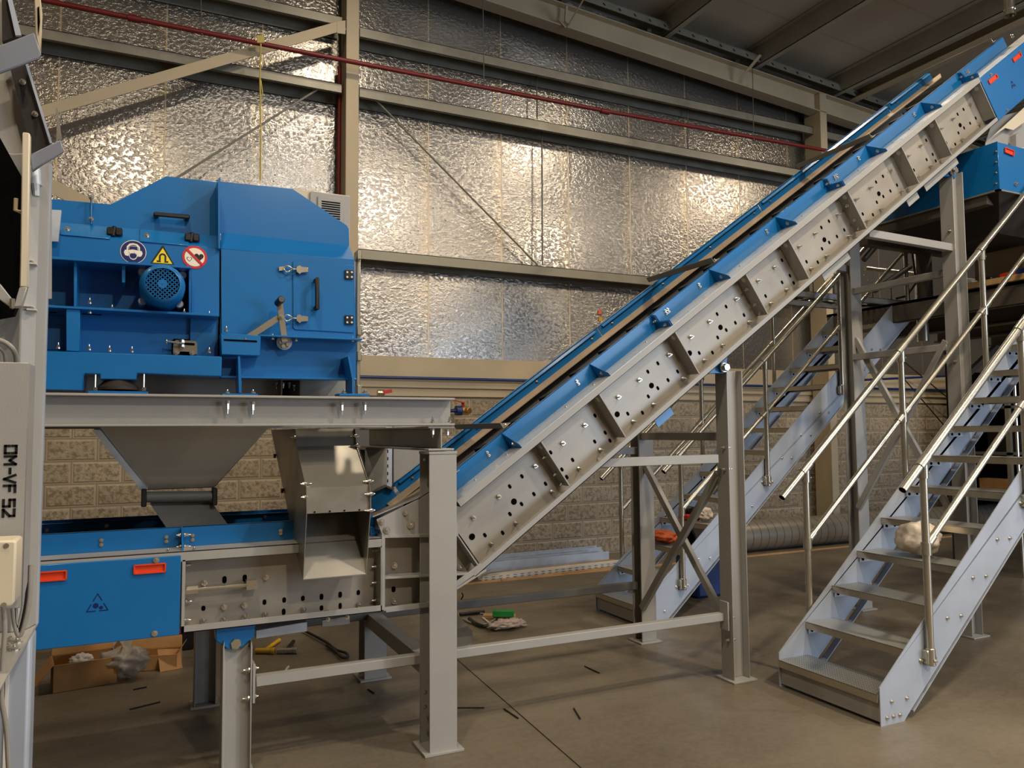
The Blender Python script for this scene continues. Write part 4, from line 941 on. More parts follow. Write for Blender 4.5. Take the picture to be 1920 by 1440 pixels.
# ================================================================== STAIRCASES
def lerp(a, b, t): return a+(b-a)*t
SL, RISE, RUN = .862, .2075, .2407
ZTOP = 2.86
def make_stair(y0, y1, label):
    X0 = 3.605; st = thing('staircase', (X0, y0, 0), label, 'staircase')
    XT = X0+ZTOP/SL-.1
    def up_(x): return .205+SL*(x-X0)
    def lo_(x): return .035+.872*(x-3.867)
    for (y, fl) in ((y0, -1), (y1, 1)):
        xt2 = XT+.34
        pts = [(X0, 0), (X0+.185, 0), (X0+.212, .028), (xt2, lo_(xt2)), (xt2, ZTOP), (X0+(ZTOP-.205)/SL, ZTOP), (X0, .205)]
        b = MB().platexz(pts, y-.003, .006); b.prism([(X0+.262, y-.003, .035), (xt2, y-.003, lo_(xt2)), (xt2, y-.003, lo_(xt2)+.008), (X0+.262, y-.003, .043)], (0, .045*(-fl), 0))
        o = b.build('stringer', 'stringer', st)
        for k in range(12):
            for dx in (.05, .17):
                bolt(o, (X0+.04+RUN*k+dx*1.0, y+fl*.003, .10+RISE*k+(.02 if k == 0 else 0)), .009, .010, (0, fl, 0))
        if fl < 0:
            for dx in (.05, .10, .15): bolt(o, (X0+dx, y-.003, .04), .009, .01)
    for k in range(13):
        xk, zk = X0-.01+RUN*k, .165+RISE*k
        if zk > ZTOP-.1: break
        b = MB().m(0).box(xk, y0+.006, zk-.004, xk+.25, y1-.006, zk).m(1).box(xk, y0+.006, zk-.042, xk+.004, y1-.006, zk+.002).box(xk+.246, y0+.006, zk-.042, xk+.25, y1-.006, zk-.002)
        t_ = b.build('tread', ['tread', 'zinc'], st)
        for yy, nm in ((y1-.008, 'a'), (y0+.006, 'b')): MB().box(xk+.02, yy, zk-.075, xk+.17, yy+.003, zk-.042).build('tread_lug', 'zincw', t_)
        for dx in (.05, .13): MB().cyl((xk+dx, y1-.009, zk-.058), (xk+dx, y1-.0115, zk-.058), .010, 10).build('lug_hole', 'void', t_)
    MB().box(X0+.012, y0+.004, .012, X0+.022, y1-.004, .118).box(X0+.012, y0+.004, .012, X0+.08, y1-.004, .018).build('kick_plate', 'grey', st, .001)
    # tube railings with socket clamps
    for (y, fl, px) in ((y0-.03, -1, 3.985), (y1+.03, 1, 3.91)):
        rl = MB(); e = 0
        zr = lambda x: 1.262+SL*(x-3.812)
        zm = lambda x: zr(x)-.47
        posts = [px+.955*k for k in range(4)]
        a, c = V3((3.81 if fl < 0 else 3.70, y, zr(3.81 if fl < 0 else 3.70))), V3((posts[-1]+.15, y, zr(posts[-1]+.15)))
        o = MB().cyl(a, c, .0235, 16).build('handrail', 'zinc', st)
        d = (c-a).normalized(); MB().cyl(a-d*.0006, a+d*.002, .020, 16).build('tube_bore', 'void', o)
        am, cm = V3((px, y, zm(px))), V3((posts[-1]+.1, y, zm(posts[-1]+.1)))
        MB().cyl(am+d*.03, cm, .019, 14).build('mid_rail', 'zinc', st)
        for k, x in enumerate(posts):
            zb = zr(x)-1.12
            p_ = MB().cyl((x, y, zb), (x, y, zr(x)-.02), .021, 14).build('rail_post', 'zinc', st)
            MB().cyl((x, y, zb-.01), (x, y, zb+.085), .027, 14).box(x-.035, y-.01 if fl < 0 else y-.03, zb, x+.035, y+.03 if fl < 0 else y+.01, zb+.075).build('post_socket', 'zinc', p_, .003)
            bolt(p_, (x, y+fl*.027, zb+.02), .007, .012, (0, fl, 0)); bolt(p_, (x+.024, y, zb+.055), .007, .012, (1, 0, 0))
            MB().cyl(V3((x, y, zr(x)))-d*.04, V3((x, y, zr(x)))+d*.045, .029, 16).cyl((x, y, zr(x)-.09), (x, y, zr(x)), .028, 14).build('clamp', 'zinc', p_)
            MB().cyl((x, y, zm(x)-.05), (x, y, zm(x)+.02), .028, 14).cyl(V3((x, y, zm(x)))-d*(.07 if k else 0), V3((x, y, zm(x)))+d*.075, .025, 14).build('clamp', 'zinc', p_)
            bolt(p_, V3((x+.028, y-.01, zr(x)-.06)), .006, .01, (1, 0, 0))
    return st
st1 = make_stair(3.0, 3.735, 'near staircase with perforated treads and tube handrails, rising at the right')
st2 = copy_tree(st1, (.06, 2.28, 0), 'far staircase seen behind the conveyor supports, rising beside the block wall')

# ================================================================== MEZZANINE AT THE FAR RIGHT
XM = 6.72
mz = thing('mezzanine', (XM+2, 5.5, 0), 'dark steel mezzanine deck at the top of the two staircases', 'mezzanine')
MB().box(XM, 3.0, ZTOP-.03, 13, 6.1, ZTOP).build('deck_plate', 'deck', mz)
MB().box(XM, 3.0, ZTOP-.20, XM+.012, 6.1, ZTOP).box(XM, 3.0, ZTOP-.20, XM+.08, 6.1, ZTOP-.19).build('edge_beam', 'deck', mz, .003)
MB().box(XM, 3.0, ZTOP-.26, 13, 3.012, ZTOP).build('edge_beam', 'deck', mz, .003)
for k, x in enumerate((7.5, 8.4, 9.4, 10.6)):
    ibeam(x, x+.14, 3.05, 6.05, ZTOP-.24, ZTOP-.03).build('floor_beam', 'deck', mz)
for k, (x, y) in enumerate(((8.6, 5.95), (10.6, 3.3), (12.8, 5.95))):
    MB().hcol(x-.07, x+.07, y-.07, y+.07, 0, ZTOP-.26, 'Y').build('column', 'deck', mz, .003)
MB().bar((8.6, 5.95, 2.1), (9.4, 5.95, 2.6), .06, .06).build('knee_brace', 'deck', mz)
pk = MB().box(XM-.03, 3.2, ZTOP+.002, XM+.16, 4.65, ZTOP+.055).build('plank', 'tan', None, .003, loc=(XM+.06, 5.1, ZTOP)); tag(pk, 'brown timber plank lying along the mezzanine edge', 'plank')
rr = random.Random(4)
for k, (mt, lab) in enumerate((('white', 'small white packet on the timber plank, leftmost'), ('black', 'small black tool on the timber plank'), ('redbright', 'small red object on the timber plank'), ('navy', 'small blue object on the timber plank'), ('white', 'white scrap on the timber plank, rightmost'))):
    y = 4.45-.17*k; o = MB().box(XM+.02, y, ZTOP+.056, XM+.10, y+.1+.03*rr.random(), ZTOP+.085+.03*rr.random()).build('packet', mt, None, .01, loc=(XM+.05, y, ZTOP+.055)); tag(o, lab, 'packet')
o = thing('machine_box', (XM+.9, 4.3, ZTOP), 'cream machine casing standing on the mezzanine', 'machine')
MB().box(XM+.5, 3.5, ZTOP+.0, XM+1.4, 4.75, ZTOP+.42).build('casing', 'cream', o, .01)
MB().box(XM+.44, 3.2, ZTOP+.43, XM+1.5, 5.0, ZTOP+.60).build('lid', 'grey_dark', o, .01)
# blue feed hopper with its chute
xh = P(1870, 300, Y=3.80).x; zt_, zb_ = P(1870, 266, Y=3.80).z, P(1870, 355, Y=3.80).z
hp = thing('feed_hopper', (xh+.6, 4.4, zb_), 'big blue feed hopper under the top end of the conveyor', 'hopper')
ff = [(xh, 3.80, zt_), (xh+.9, 3.80, zt_), (xh+.75, 3.80, zb_), (xh+.0, 3.80, zb_)]
MB().prism([(xh, 3.80, zt_), (xh+1.0, 3.80, zt_), (xh+1.0, 3.80, zb_-.02), (xh+.0, 3.80, zb_)], (0, .006, 0)).build('front_panel', 'blue', hp, .002)
yf = P(1665, 412, X=xh).y
MB().prism([(xh-.004, 3.79, zt_), (xh-.004, yf+.1, zt_+.0), (xh-.004, yf+.1, zb_+.0), (xh-.004, 3.79, zb_)], (.008, 0, 0)).build('side_panel', 'blue', hp, .002)
MB().box(xh, yf+.09, zb_, xh+1.0, yf+.1, zt_).build('side_panel', 'blue', hp)
MB().box(xh-.02, 3.785, zb_-.012, xh+.012, yf+.1, zb_).box(xh-.02, 3.785, zb_-.012, xh+1, 3.82, zb_).build('rim', 'girt', hp)
MB().add([(xh, 3.8, zb_-.01), (xh+1, 3.8, zb_-.01), (xh+1, yf+.1, zb_-.01), (xh, yf+.1, zb_-.01), (xh+.3, 4.0, zb_-.28), (xh+.9, 4.0, zb_-.28), (xh+.9, 4.7, zb_-.28), (xh+.3, 4.7, zb_-.28)], [(0, 1, 5, 4)[::-1], (1, 2, 6, 5)[::-1], (2, 3, 7, 6)[::-1], (3, 0, 4, 7)[::-1], (4, 5, 6, 7)[::-1], (0, 1, 2, 3)]).build('funnel', 'rubber', hp)
recess_handle(hp, P(1894, 284, Y=3.786), R(-6), .11, .04)
for y in (284, 304, 324, 344): bolt(hp, P(1868, y, X=xh-.004), .006, .01, (-1, 0, 0))
bolt(hp, P(1892, 270, Y=3.8), .008, .01); bolt(hp, P(1903, 345, Y=3.8), .012, .02)
MB().prism([P(1848, 268, Y=4.0), P(1862, 222, Y=4.0), P(1925, 205, Y=4.0), P(1925, 300, Y=4.0), P(1848, 300, Y=4.0)], (0, .006, 0)).build('chute_sheet', 'grey', hp)
MB().prism([P(1862, 255, Y=3.96), P(1922, 200, Y=3.96), P(1922, 228, Y=3.96), P(1900, 244, Y=3.96), P(1885, 240, Y=3.96)], (0, .004, 0)).build('chute_flap', 'cream', hp)
MB().prism([P(1815, 315, Y=4.3), P(1862, 255, Y=4.3), P(1850, 305, Y=4.3), P(1815, 330, Y=4.3)], (0, .006, 0)).build('chute_side', 'grey_dark', hp)
MB().prism([P(1905, 252, Y=3.95), P(1912, 248, Y=3.95), P(1914, 330, Y=3.95), P(1906, 330, Y=3.95)], (0, .08, 0)).build('corner_rail', 'grey', hp)
# hopper stand
MB().bar((xh+.05, 5.15, zb_-.05), (xh+.05, 3.9, zb_-.05), .1, .08).bar((xh+.8, 5.15, zb_-.05), (xh+.8, 3.9, zb_-.05), .1, .08).bar((xh-.0, 5.1, zb_-.1), (13, 5.1, zb_-.1), .1, .12).build('stand_frame', 'deck', hp)
for (x, y) in ((xh+.85, 5.1), (xh+.85, 4.0)): MB().box(x-.05, y-.05, ZTOP, x+.05, y+.05, zb_-.05).build('stand_leg', 'deck', hp)
MB().bar(P(1757, 408, Y=5.1), P(1785, 452, Y=5.1), .05, .06).build('knee_brace', 'grey_dark', hp)
b = MB().cyl(P(1722, 408, Y=5.3), P(1731, 640, Y=5.3), .055, 18).cyl(P(1721, 415, Y=5.3), P(1722, 445, Y=5.3), .07, 18)
tag(b.build('vertical_tube', 'zinc', loc=P(1725, 500, Y=5.3)), 'vertical galvanised tube below the blue feed hopper', 'tube')
b = MB().tube([P(1705, 408, Y=5.2), P(1707, 450, Y=5.2), P(1714, 500, Y=5.2), P(1718, 530, Y=5.2), P(1700, 555, Y=5.25), P(1680, 560, Y=5.3)], .011, 8)
tag(b.build('hose', 'black', loc=P(1705, 450, Y=5.2)), 'black hose drooping from the blue feed hopper', 'hose')
fr = thing('guard_rail', P(1700, 505, Y=5.6), 'galvanised tube guard rail near the top of the far staircase', 'railing')
MB().cyl(P(1622, 503, Y=5.6), P(1830, 527, Y=5.6), .024, 12).build('rail_tube', 'zinc', fr)
MB().cyl(P(1718, 515, Y=5.6), P(1724, 640, Y=5.6), .024, 12).build('rail_post', 'zinc', fr)
for (a, c, lab) in [((1706, 500), (1640, 545), 'dark tube brace slanting below the blue hopper, lower one'), ((1690, 405), (1620, 487), 'dark tube brace slanting below the blue hopper, upper one')]:
    o = MB().cyl(P(*a, Y=5.25), P(*c, Y=5.25), .028, 12).build('tube_brace', 'grey_dark', None, loc=P(*a, Y=5.25)); tag(o, lab, 'brace')
# cable ladder with black cables
cl = thing('cable_ladder', P(1600, 560, Y=5.4), 'galvanised cable ladder passing behind the upper support', 'cable tray')
zl = P(1600, 560, Y=5.35).z; xs_, xe_ = P(1470, 540, Y=5.35).x, P(1770, 590, Y=5.35).x
for y in (5.35, 5.75):
    o = MB().box(xs_, y, zl-.03, xe_, y+.004, zl+.03).box(xs_, y, zl-.03, xe_, y+.02, zl-.026).box(xs_, y, zl+.026, xe_, y+.02, zl+.03).build('side_rail', 'zincw', cl)
for k in range(8): x = xs_+.1+k*.27; MB().box(x, 5.35, zl-.02, x+.02, 5.75, zl-.012).build('rung', 'zincw', cl)
for k in range(8): x = xs_+.1+k*.27; MB().box(x, 5.352, zl-.02, x+.012, 5.356, zl+.16).build('spacer', 'grey_dark', cl)
for k in range(4):
    b = MB().tube([(xs_-.2+(xe_-xs_+.3)*i/12, 5.42+.07*k, zl+.01+.02*math.sin(i*1.3+k)) for i in range(13)], .014, 6)
    tag(b.build('power_cable', 'black', loc=(5.6, 5.42+.07*k, zl)), 'black power cable lying in the cable ladder', 'cable', 'black cables in the cable ladder')

# ================================================================== MACHINE STAND IN THE LEFT FOREGROUND
XF = -.28
fm = thing('sorter_stand', (XF-.3, 2.4, 0), 'tall grey machine stand cropped at the left edge', 'machine')
zp = 1.05
MB().box(XF-.10, 2.56, 0, XF-.0, 2.66, zp-.008).build('leg', 'stringer', fm, .012, seg=3)
MB().box(XF-.06, 2.555, .0, XF-.052, 2.60, zp-.1).build('leg_pale_edge', 'white', fm)  # white strip for the pale edge down the leg
MB().box(XF-.75, 1.35, zp-.008, XF, 2.68, zp).build('shelf_plate', 'grey', fm, .002)
MB().box(XF-.10, 1.36, .0, XF-.02, 1.44, zp-.008).build('leg', 'stringer', fm, .01)
# folded upright: vertical channel whose front face catches the light
ztp = 2.62
b = MB().prism([(XF, 2.66, zp), (XF-.02, 2.60, zp), (XF-.055, 2.58, zp), (XF-.09, 2.60, zp), (XF-.30, 2.60, zp), (XF-.30, 2.66, zp)], (0, 0, 1.37))
b.build('upright', 'grey', fm, .004, seg=2)
MB().box(XF-.003, 2.655, zp, XF+.002, 2.68, 2.42).build('upright_edge', 'stringer', fm)
for y in (485, 492, 572, 579):
    q = P(52 if y in (485, 572) else 58, y, Y=2.56); MB().box(q.x-.012, 2.57, q.z-.002, q.x+.012, 2.60, q.z+.002).build('slot_tab', 'white', fm)
q = P(68, 325, Y=2.55); o = MB().cyl(P(64, 318, Y=2.57), P(66, 348, Y=2.57), .018, 14).cyl(P(66, 345, Y=2.56), P(68, 368, Y=2.56), .012, 10, .009).build('clear_fitting', 'zincw', fm)
# inclined side wall rising to the upper left with bracket plates
YI = 2.62
MB().plate([(-30, -60), (14, -60), (33, 60), (55, 150), (97, 290), (97, 560), (-30, 560)], YI+.05, .004).build('inclined_side', 'grey', fm)
b = MB().plate([(10, -20), (18, -20), (40, 66), (29, 66)], YI-.02, .01).plate([(47, 118), (52, 118), (98, 268), (93, 268)], YI-.02, .01).build('inclined_edge', 'stringer', fm)
MB().plate([(3, -20), (14, -20), (34, 66), (4, 78)], YI, .03).build('inclined_web', 'rubber', fm)
MB().plate([(18, 124), (47, 118), (96, 268), (60, 288)], YI, .03).build('inclined_web', 'rubber', fm)
for (x, y) in [(43, 155), (66, 215)]: bolt(fm, P(x, y, Y=YI), .006, .016)
def brk(px, nm='bracket_plate'): return MB().plate(px, YI-.16, .012).build(nm, 'bracket', fm, .003)
brk([(-30, 96), (64, 60), (77, 100), (72, 109), (-10, 140), (-30, 146)]); brk([(55, 290), (114, 261), (120, 284), (80, 308), (60, 322)])
MB().plate([(64, -20), (74, -20), (79, 25), (78, 60), (76, 103), (66, 62), (65, 20)], YI-.14, .01).build('eye_bar', 'beige', fm, .002)
MB().plate([(70, 14), (73.5, 12), (75, 40), (72, 66), (70.5, 45)], YI-.143, .002).build('eye_slot', 'void', fm)
MB().plate([(104, 201), (108, 203), (116, 262), (108, 262)], YI-.12, .006).build('eye_bar', 'chute', fm)
# open black cabinet flap
MB().plate([(0, 258), (40, 330), (36, 560), (25, 590), (-30, 600), (-30, 258)], YI-.10, .04).build('dark_opening', 'void', fm)
MB().plate([(42, 247), (56, 249), (52, 538), (36.5, 538)], YI-.18, .03).build('flap_edge', 'cream', fm, .003)
MB().plate([(36.5, 538), (51, 538), (40, 574), (25, 576)], YI-.18, .03).build('flap_corner', 'grey', fm, .002)
MB().plate([(-30, 510), (0, 532), (22, 560), (22, 578), (-30, 540)], YI-.19, .03).build('flap_hinge', 'grey', fm, .002)
MB().cyl(P(23, 560, Y=YI-.2), P(23, 578, Y=YI-.2), .006, 10).build('hinge_pin', 'zinc', fm)
b = MB().tube([P(30, 372, Y=YI-.15), P(29, 394, Y=YI-.15), P(40, 398, Y=YI-.15)], .0055, 8).build('hook', 'beige', fm)
# cable duct with its engraved designation
YD = 2.25
dk = thing('cable_duct', P(40, 900, Y=YD), 'upright grey cable duct marked OM-VF 52 at the left edge', 'cable duct')
dx0, dx1 = P(-60, 900, Y=YD).x, P(49, 900, Y=YD).x
zt_, zb_ = P(50, 680, Y=YD).z, P(37, 1140, Y=YD).z
b = MB().prism([(dx0, YD, zt_), (dx1, YD, zt_), (dx1-.0, YD, zb_), (dx0, YD, zb_)], (0, .004, 0))
b.prism([(dx1, YD, zt_), (dx1, YD+.11, zt_), (dx1, YD+.11, zb_+.06), (dx1, YD, zb_)], (-.004, 0, 0)); b.build('duct_cover', 'grey', dk, .002)
def strokes(par, segs, c, w, h, y, th):
    """letters drawn as flat bars; u runs down the duct, v to the right-to-left"""
    b = MB()
    for (u0, v0, u1, v1) in segs:
        a = V3((c.x-v0*w+w/2 if False else c.x+(v0-.5)*w, y, c.z-u0*h)); d = V3((c.x+(v1-.5)*w, y, c.z-u1*h)); dd = (d-a).normalized()
        b.bar(a-dd*th*.4, d+dd*th*.4, th, .0012, (0, 1, 0))
    return b.build('lettering', 'black', par, label='black lettering OM-VF 52')
# glyphs in a box u:0..1 along reading direction (downwards), v: 0 = foot of letter (left), 1 = top of letter (right)
G = {'O': [(0, .0, 0, .38), (0, .62, 0, 1), (0, 0, .7, 0), (.7, 0, .7, .38), (.7, .62, .7, 1), (0, 1, .7, 1)],
     'M': [(0, 0, 0, 1), (0, 1, .38, .45), (.38, .45, .76, 1), (.76, 1, .76, 0)],
     '-': [(.1, .5, .55, .5)], 'V': [(0, 1, .36, 0), (.36, 0, .72, 1)], 'F': [(0, 0, 0, 1), (0, 1, .62, 1), (0, .52, .5, .52)],
     '5': [(.62, 1, 0, 1), (0, 1, 0, .56), (0, .56, .62, .56), (.62, .56, .62, 0), (.62, 0, 0, 0)],
     '2': [(0, 1, .62, 1), (.62, 1, .62, .6), (.62, .6, 0, 0), (0, 0, .66, 0)]}
ztx0, ztx1 = P(18, 836, Y=YD).z, P(18, 973, Y=YD).z; cx_ = P(18.5, 900, Y=YD).x; wl = P(30, 900, Y=YD).x-P(7, 900, Y=YD).x
segs = []; u = 0; txt = 'OM-VF 52'; adv = {'O': 1, 'M': 1.08, '-': .72, 'V': 1, 'F': .9, ' ': .45, '5': .92, '2': .9}
tot = sum(adv[c_] for c_ in txt)
for c_ in txt:
    for g_ in G.get(c_, []): segs.append((u+g_[0], g_[1], u+g_[2], g_[3]))
    u += adv[c_]
strokes(dk, segs, V3((cx_, 0, ztx0)), wl*.9, (ztx0-ztx1)/tot*1.0, YD-.001, .0058)
YC = 2.12
b = MB().plate([(-50, 1016), (28, 1013), (31, 1018), (27, 1128), (21, 1138), (-50, 1141)], YC, .10).build('terminal_cover', 'cream', dk, .005, seg=2)
for (x, y) in [(12, 1023), (7.5, 1134)]: MB().cyl(P(x, y, Y=YC), P(x, y, Y=YC)+V3((0, -.003, 0)), .0055, 12).build('screw', 'zinc', b)
def cab_(pts, r, lab, mat='cable', nm='cable'):
    o = MB().tube(pts, r, 10).build(nm, mat, None, loc=pts[0]); tag(o, lab, 'cable'); return o
def smooth(pts, n=8):
    out = []; pts = [V3(p) for p in pts]
    for i in range(len(pts)-1):
        p0, p1, p2_, p3_ = pts[max(i-1, 0)], pts[i], pts[i+1], pts[min(i+2, len(pts)-1)]
        for k in range(n):
            t = k/n; out.append(.5*((2*p1)+(-p0+p2_)*t+(2*p0-5*p1+4*p2_-p3_)*t*t+(-p0+3*p1-3*p2_+p3_)*t**3))
    return out+[pts[-1]]
cab_(smooth([P(-20, 634, Y=2.3), P(5, 640, Y=2.3), P(22, 652, Y=2.3), P(30, 668, Y=2.32), P(31, 690, Y=2.34)]), .0062, 'thick grey cable curving into the top of the marked duct')
cab_(smooth([P(-20, 645, Y=2.3), P(-2, 652, Y=2.3), P(8, 665, Y=2.32), P(10, 690, Y=2.34)]), .0035, 'thin grey cable beside the thick one entering the marked duct')
cab_(smooth([P(6, 1135, Y=2.18), P(9, 1180, Y=2.18), P(5, 1240, Y=2.18), P(3, 1310, Y=2.18), P(12, 1370, Y=2.18), P(17, 1460, Y=2.18)]), .0055, 'light grey cable hanging from the cream terminal cover')
for k, (r_, lab) in enumerate(((.006, 'outermost cable loop under the marked duct'), (.005, 'middle cable loop under the marked duct'), (.004, 'innermost cable loop under the marked duct'))):
    d = k*5; cab_(smooth([P(58-d, 1060, Y=2.34), P(55-d, 1120, Y=2.34), P(47-d, 1165, Y=2.34), P(36-d*.3, 1192-d*1.5, Y=2.34), P(26+d*.4, 1160, Y=2.34), P(24+d*.6, 1110, Y=2.36)]), r_, lab, 'cable' if k != 1 else 'black')
for (x, y) in [(19, 1203), (32, 1205), (12, 1217), (27, 1219), (56, 1170)]: bolt(fm, P(x, y, Z=zp), .009, .010, (0, 0, 1))

# ================================================================== THINGS LYING ABOUT
def carton(loc, sx, sy, sz, rz, lab, flaps=True, mat='card'):
    t = thing('cardboard_box', loc, lab, 'box'); t.rotation_euler = (0, 0, rz)
    def o(b, n, mm=mat):
        me = b.build(n, mm, None, .002); me.parent = t; me.location = (0, 0, 0); WL[me] = V3(loc); return me
    w = .006
    b = MB().box(-sx/2, -sy/2, 0, sx/2, -sy/2+w, sz).box(-sx/2, sy/2-w, 0, sx/2, sy/2, sz).box(-sx/2, -sy/2, 0, -sx/2+w, sy/2, sz).box(sx/2-w, -sy/2, 0, sx/2, sy/2, sz).box(-sx/2, -sy/2, 0, sx/2, sy/2, w)
    o(b, 'box_body')
    if flaps:
        o(MB().prism([(-sx/2, -sy/2, sz), (-sx/2, sy/2, sz), (-sx/2-.09, sy/2-.01, sz-.12), (-sx/2-.09, -sy/2+.01, sz-.12)], (-.004, 0, .002)), 'flap')
        o(MB().prism([(sx/2, -sy/2, sz), (sx/2, sy/2, sz), (sx/2+.03, sy/2-.01, sz+.05), (sx/2+.03, -sy/2+.01, sz+.05)], (.004, 0, 0)), 'flap')
        o(MB().prism([(-sx/2, sy/2, sz), (sx/2, sy/2, sz), (sx/2-.01, sy/2+.05, sz+.07), (-sx/2+.01, sy/2+.05, sz+.07)], (0, .004, 0)), 'flap')
    return t
q = P(157, 1294, Z=0)
c1 = carton((q.x-.01, q.y+.16, 0), .36, .26, .17, R(8), 'open brown cardboard box with white stuff inside, below the blue drive cover')
def blob(loc, r, sc, mat, name, lab, cat, seed=1, amp=.25, sub=4, fr=2.2):
    import bmesh
    bm = bmesh.new(); bmesh.ops.create_icosphere(bm, subdivisions=sub, radius=r)
    from mathutils import noise
    for v in bm.verts:
        n = noise.fractal(v.co/r*fr+V3((seed*7.3, 1, 2)), .8, 2, 4); v.co *= 1+amp*n
        v.co.x *= sc[0]; v.co.y *= sc[1]; v.co.z *= sc[2]
    zmin = min(v.co.z for v in bm.verts)
    for v in bm.verts: v.co.z = max(v.co.z-zmin, 0)
    me = bpy.data.meshes.new(name); bm.to_mesh(me); bm.free(); me.materials.append(M[mat]); me.polygons.foreach_set('use_smooth', [True]*len(me.polygons))
    o = bpy.data.objects.new(name, me); COL.objects.link(o); o.location = loc; WL[o] = V3(loc); tag(o, lab, cat); return o
blob((q.x-.03, q.y+.16, .09), .05, (1.3, 1, .9), 'white', 'wrapping_film', 'white crumpled film inside the open cardboard box', 'film', 3, .4)
q = P(262, 1262, Z=0); carton((q.x+.08, q.y+.12, 0), .34, .20, .10, R(-12), 'flattened brown cardboard box right of the plastic bag')
q = P(318, 1258, Z=0); o = MB().prism([(0, 0, 0), (.14, .03, 0), (.12, .12, .11), (-.02, .09, .13)], (.002, -.004, .002)).build('cardboard_piece', 'card', None, loc=(0, 0, 0)); o.location = (q.x-.06, q.y+.0, .0); tag(o, 'loose cardboard flap leaning at the right end of the boxes', 'cardboard')
q = P(232, 1282, Z=0); blob((q.x+.0, q.y+.08, 0), .095, (1.3, .8, .95), 'film', 'plastic_bag', 'clear crumpled plastic bag between the two cardboard boxes', 'bag', 5, .45)
q = P(208, 1258, Z=0); b = MB().lathe((q.x, q.y+.35, 0), (0, 0, 1), [(0, .001), (0, .15), (.02, .155), (.36, .17), (.38, .18), (.38, .165), (.05, .14)], 32); tag(b.build('plastic_bucket', 'white', None, loc=(q.x, q.y+.35, 0)), 'white plastic bucket behind the cardboard boxes', 'bucket')
q = P(120, 1262, Z=0); o = MB().box(-.09, -.06, 0, .20, .10, .34).build('cardboard_box', 'card', None, .002, loc=(0, 0, 0)); o.location = (q.x, q.y+.5, 0); tag(o, 'upright brown cardboard box behind the open one', 'box')
q = P(292, 1245, Z=0); o = MB().box(-.11, -.08, 0, .16, .10, .13).build('tool_case', 'rubber', None, .008, loc=(0, 0, 0)); o.location = (q.x+.1, q.y+.35, 0); tag(o, 'dark tool case with red lid behind the flattened box', 'case')
MB().box(q.x-.02, q.y+.26, .13, q.x+.27, q.y+.46, .15).build('case_lid', 'redbright', o, label='red lid').location = (0, 0, 0)
for c_ in o.children:
    c_.data.transform(Matrix.Translation(-o.location)); c_.location = (0, 0, 0)
# low trolley frame behind the leg
t = thing('trolley', (.25, 6.9, 0), 'low dark trolley with pale tube frame behind the forked leg', 'trolley')
MB().bar((-.25, 6.6, .35), (.75, 6.6, .38), .04, .05).bar((-.05, 6.6, 0.05), (-.05, 6.6, .75), .04, .04).bar((-.35, 6.6, .62), (-.02, 6.6, .33), .04, .04).build('tube_frame', 'grey', t, .003)
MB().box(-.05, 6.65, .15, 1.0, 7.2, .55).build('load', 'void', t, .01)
MB().cyl((-.04, 6.55, .35), (-.04, 6.62, .35), .03, 14).build('knob', 'zinc', t)
# hammers and tools
def hammer(loc, rz, lab, hm='zinc', sm='black', L_=.26):
    t = thing('hammer', loc, lab, 'hammer'); t.rotation_euler = (0, 0, rz)
    for b, n, mm in ((MB().cyl((0, 0, .02), (0, L_, .02), .012, 10, .015), 'shaft', sm), (MB().cyl((-.06, 0, .022), (.06, 0, .022), .02, 12).cyl((.06, 0, .022), (.085, 0, .022), .024, 12), 'head', hm)):
        o = b.build(n, mm, None, .002); o.parent = t
q = P(535, 1226, Z=0); hammer((q.x, q.y, 0), R(-22), 'steel hammer lying on the floor between the legs')
q = P(494, 1226, Z=0); hammer((q.x, q.y, 0), R(-30), 'yellow mallet lying left of the steel hammer', 'yellow', 'yellow', .3)
q = P(470, 1205, Z=0); blob((q.x, q.y+.3, 0), .13, (1.4, .8, .55), 'void', 'tool_heap', 'dark heap of tools behind the yellow mallet', 'tools', 9, .5)
# sling with hook
o = MB().tube(smooth([P(570, 1182, Z=.02), P(610, 1203, Z=.02), P(630, 1218, Z=.02), P(648, 1224, Z=.02), P(652, 1232, Z=.02), P(640, 1232, Z=.02), P(628, 1220, Z=.02), P(612, 1210, Z=.02)]), .010, 8).build('lifting_sling', 'rubber', None, loc=P(610, 1203, Z=0)); tag(o, 'dark lifting sling with a loop on the floor left of the rear post', 'sling')
o = MB().tube(smooth([P(541, 1250, Z=.015), P(536, 1257, Z=.02), P(541, 1265, Z=.015), P(546, 1262, Z=.01)]), .008, 6).build('wire_piece', 'white', None, loc=P(541, 1260, Z=0)); tag(o, 'short curled white wire on the floor behind the low tie tube', 'wire')
# bracket angles standing on the floor behind the post
t = thing('angle_bracket', P(870, 1222, Z=0), 'upright steel angle bracket on the floor right of the platform post', 'bracket')
q0 = P(858, 1217, Z=0); q1 = P(886, 1208, Z=0)
MB().prism([q0, q1, q1+V3((-.0, 0, .10)), q1+V3((-.06, .02, .17)), q0+V3((-.05, .3, .36)), q0+V3((-.1, .3, 0))], (0, .006, 0)).build('upright_plate', 'grey', t)
MB().prism([q0, q1, q1+V3((-.1, .12, 0)), q0+V3((-.1, .12, 0))], (0, 0, .006)).build('foot_plate', 'grey', t)
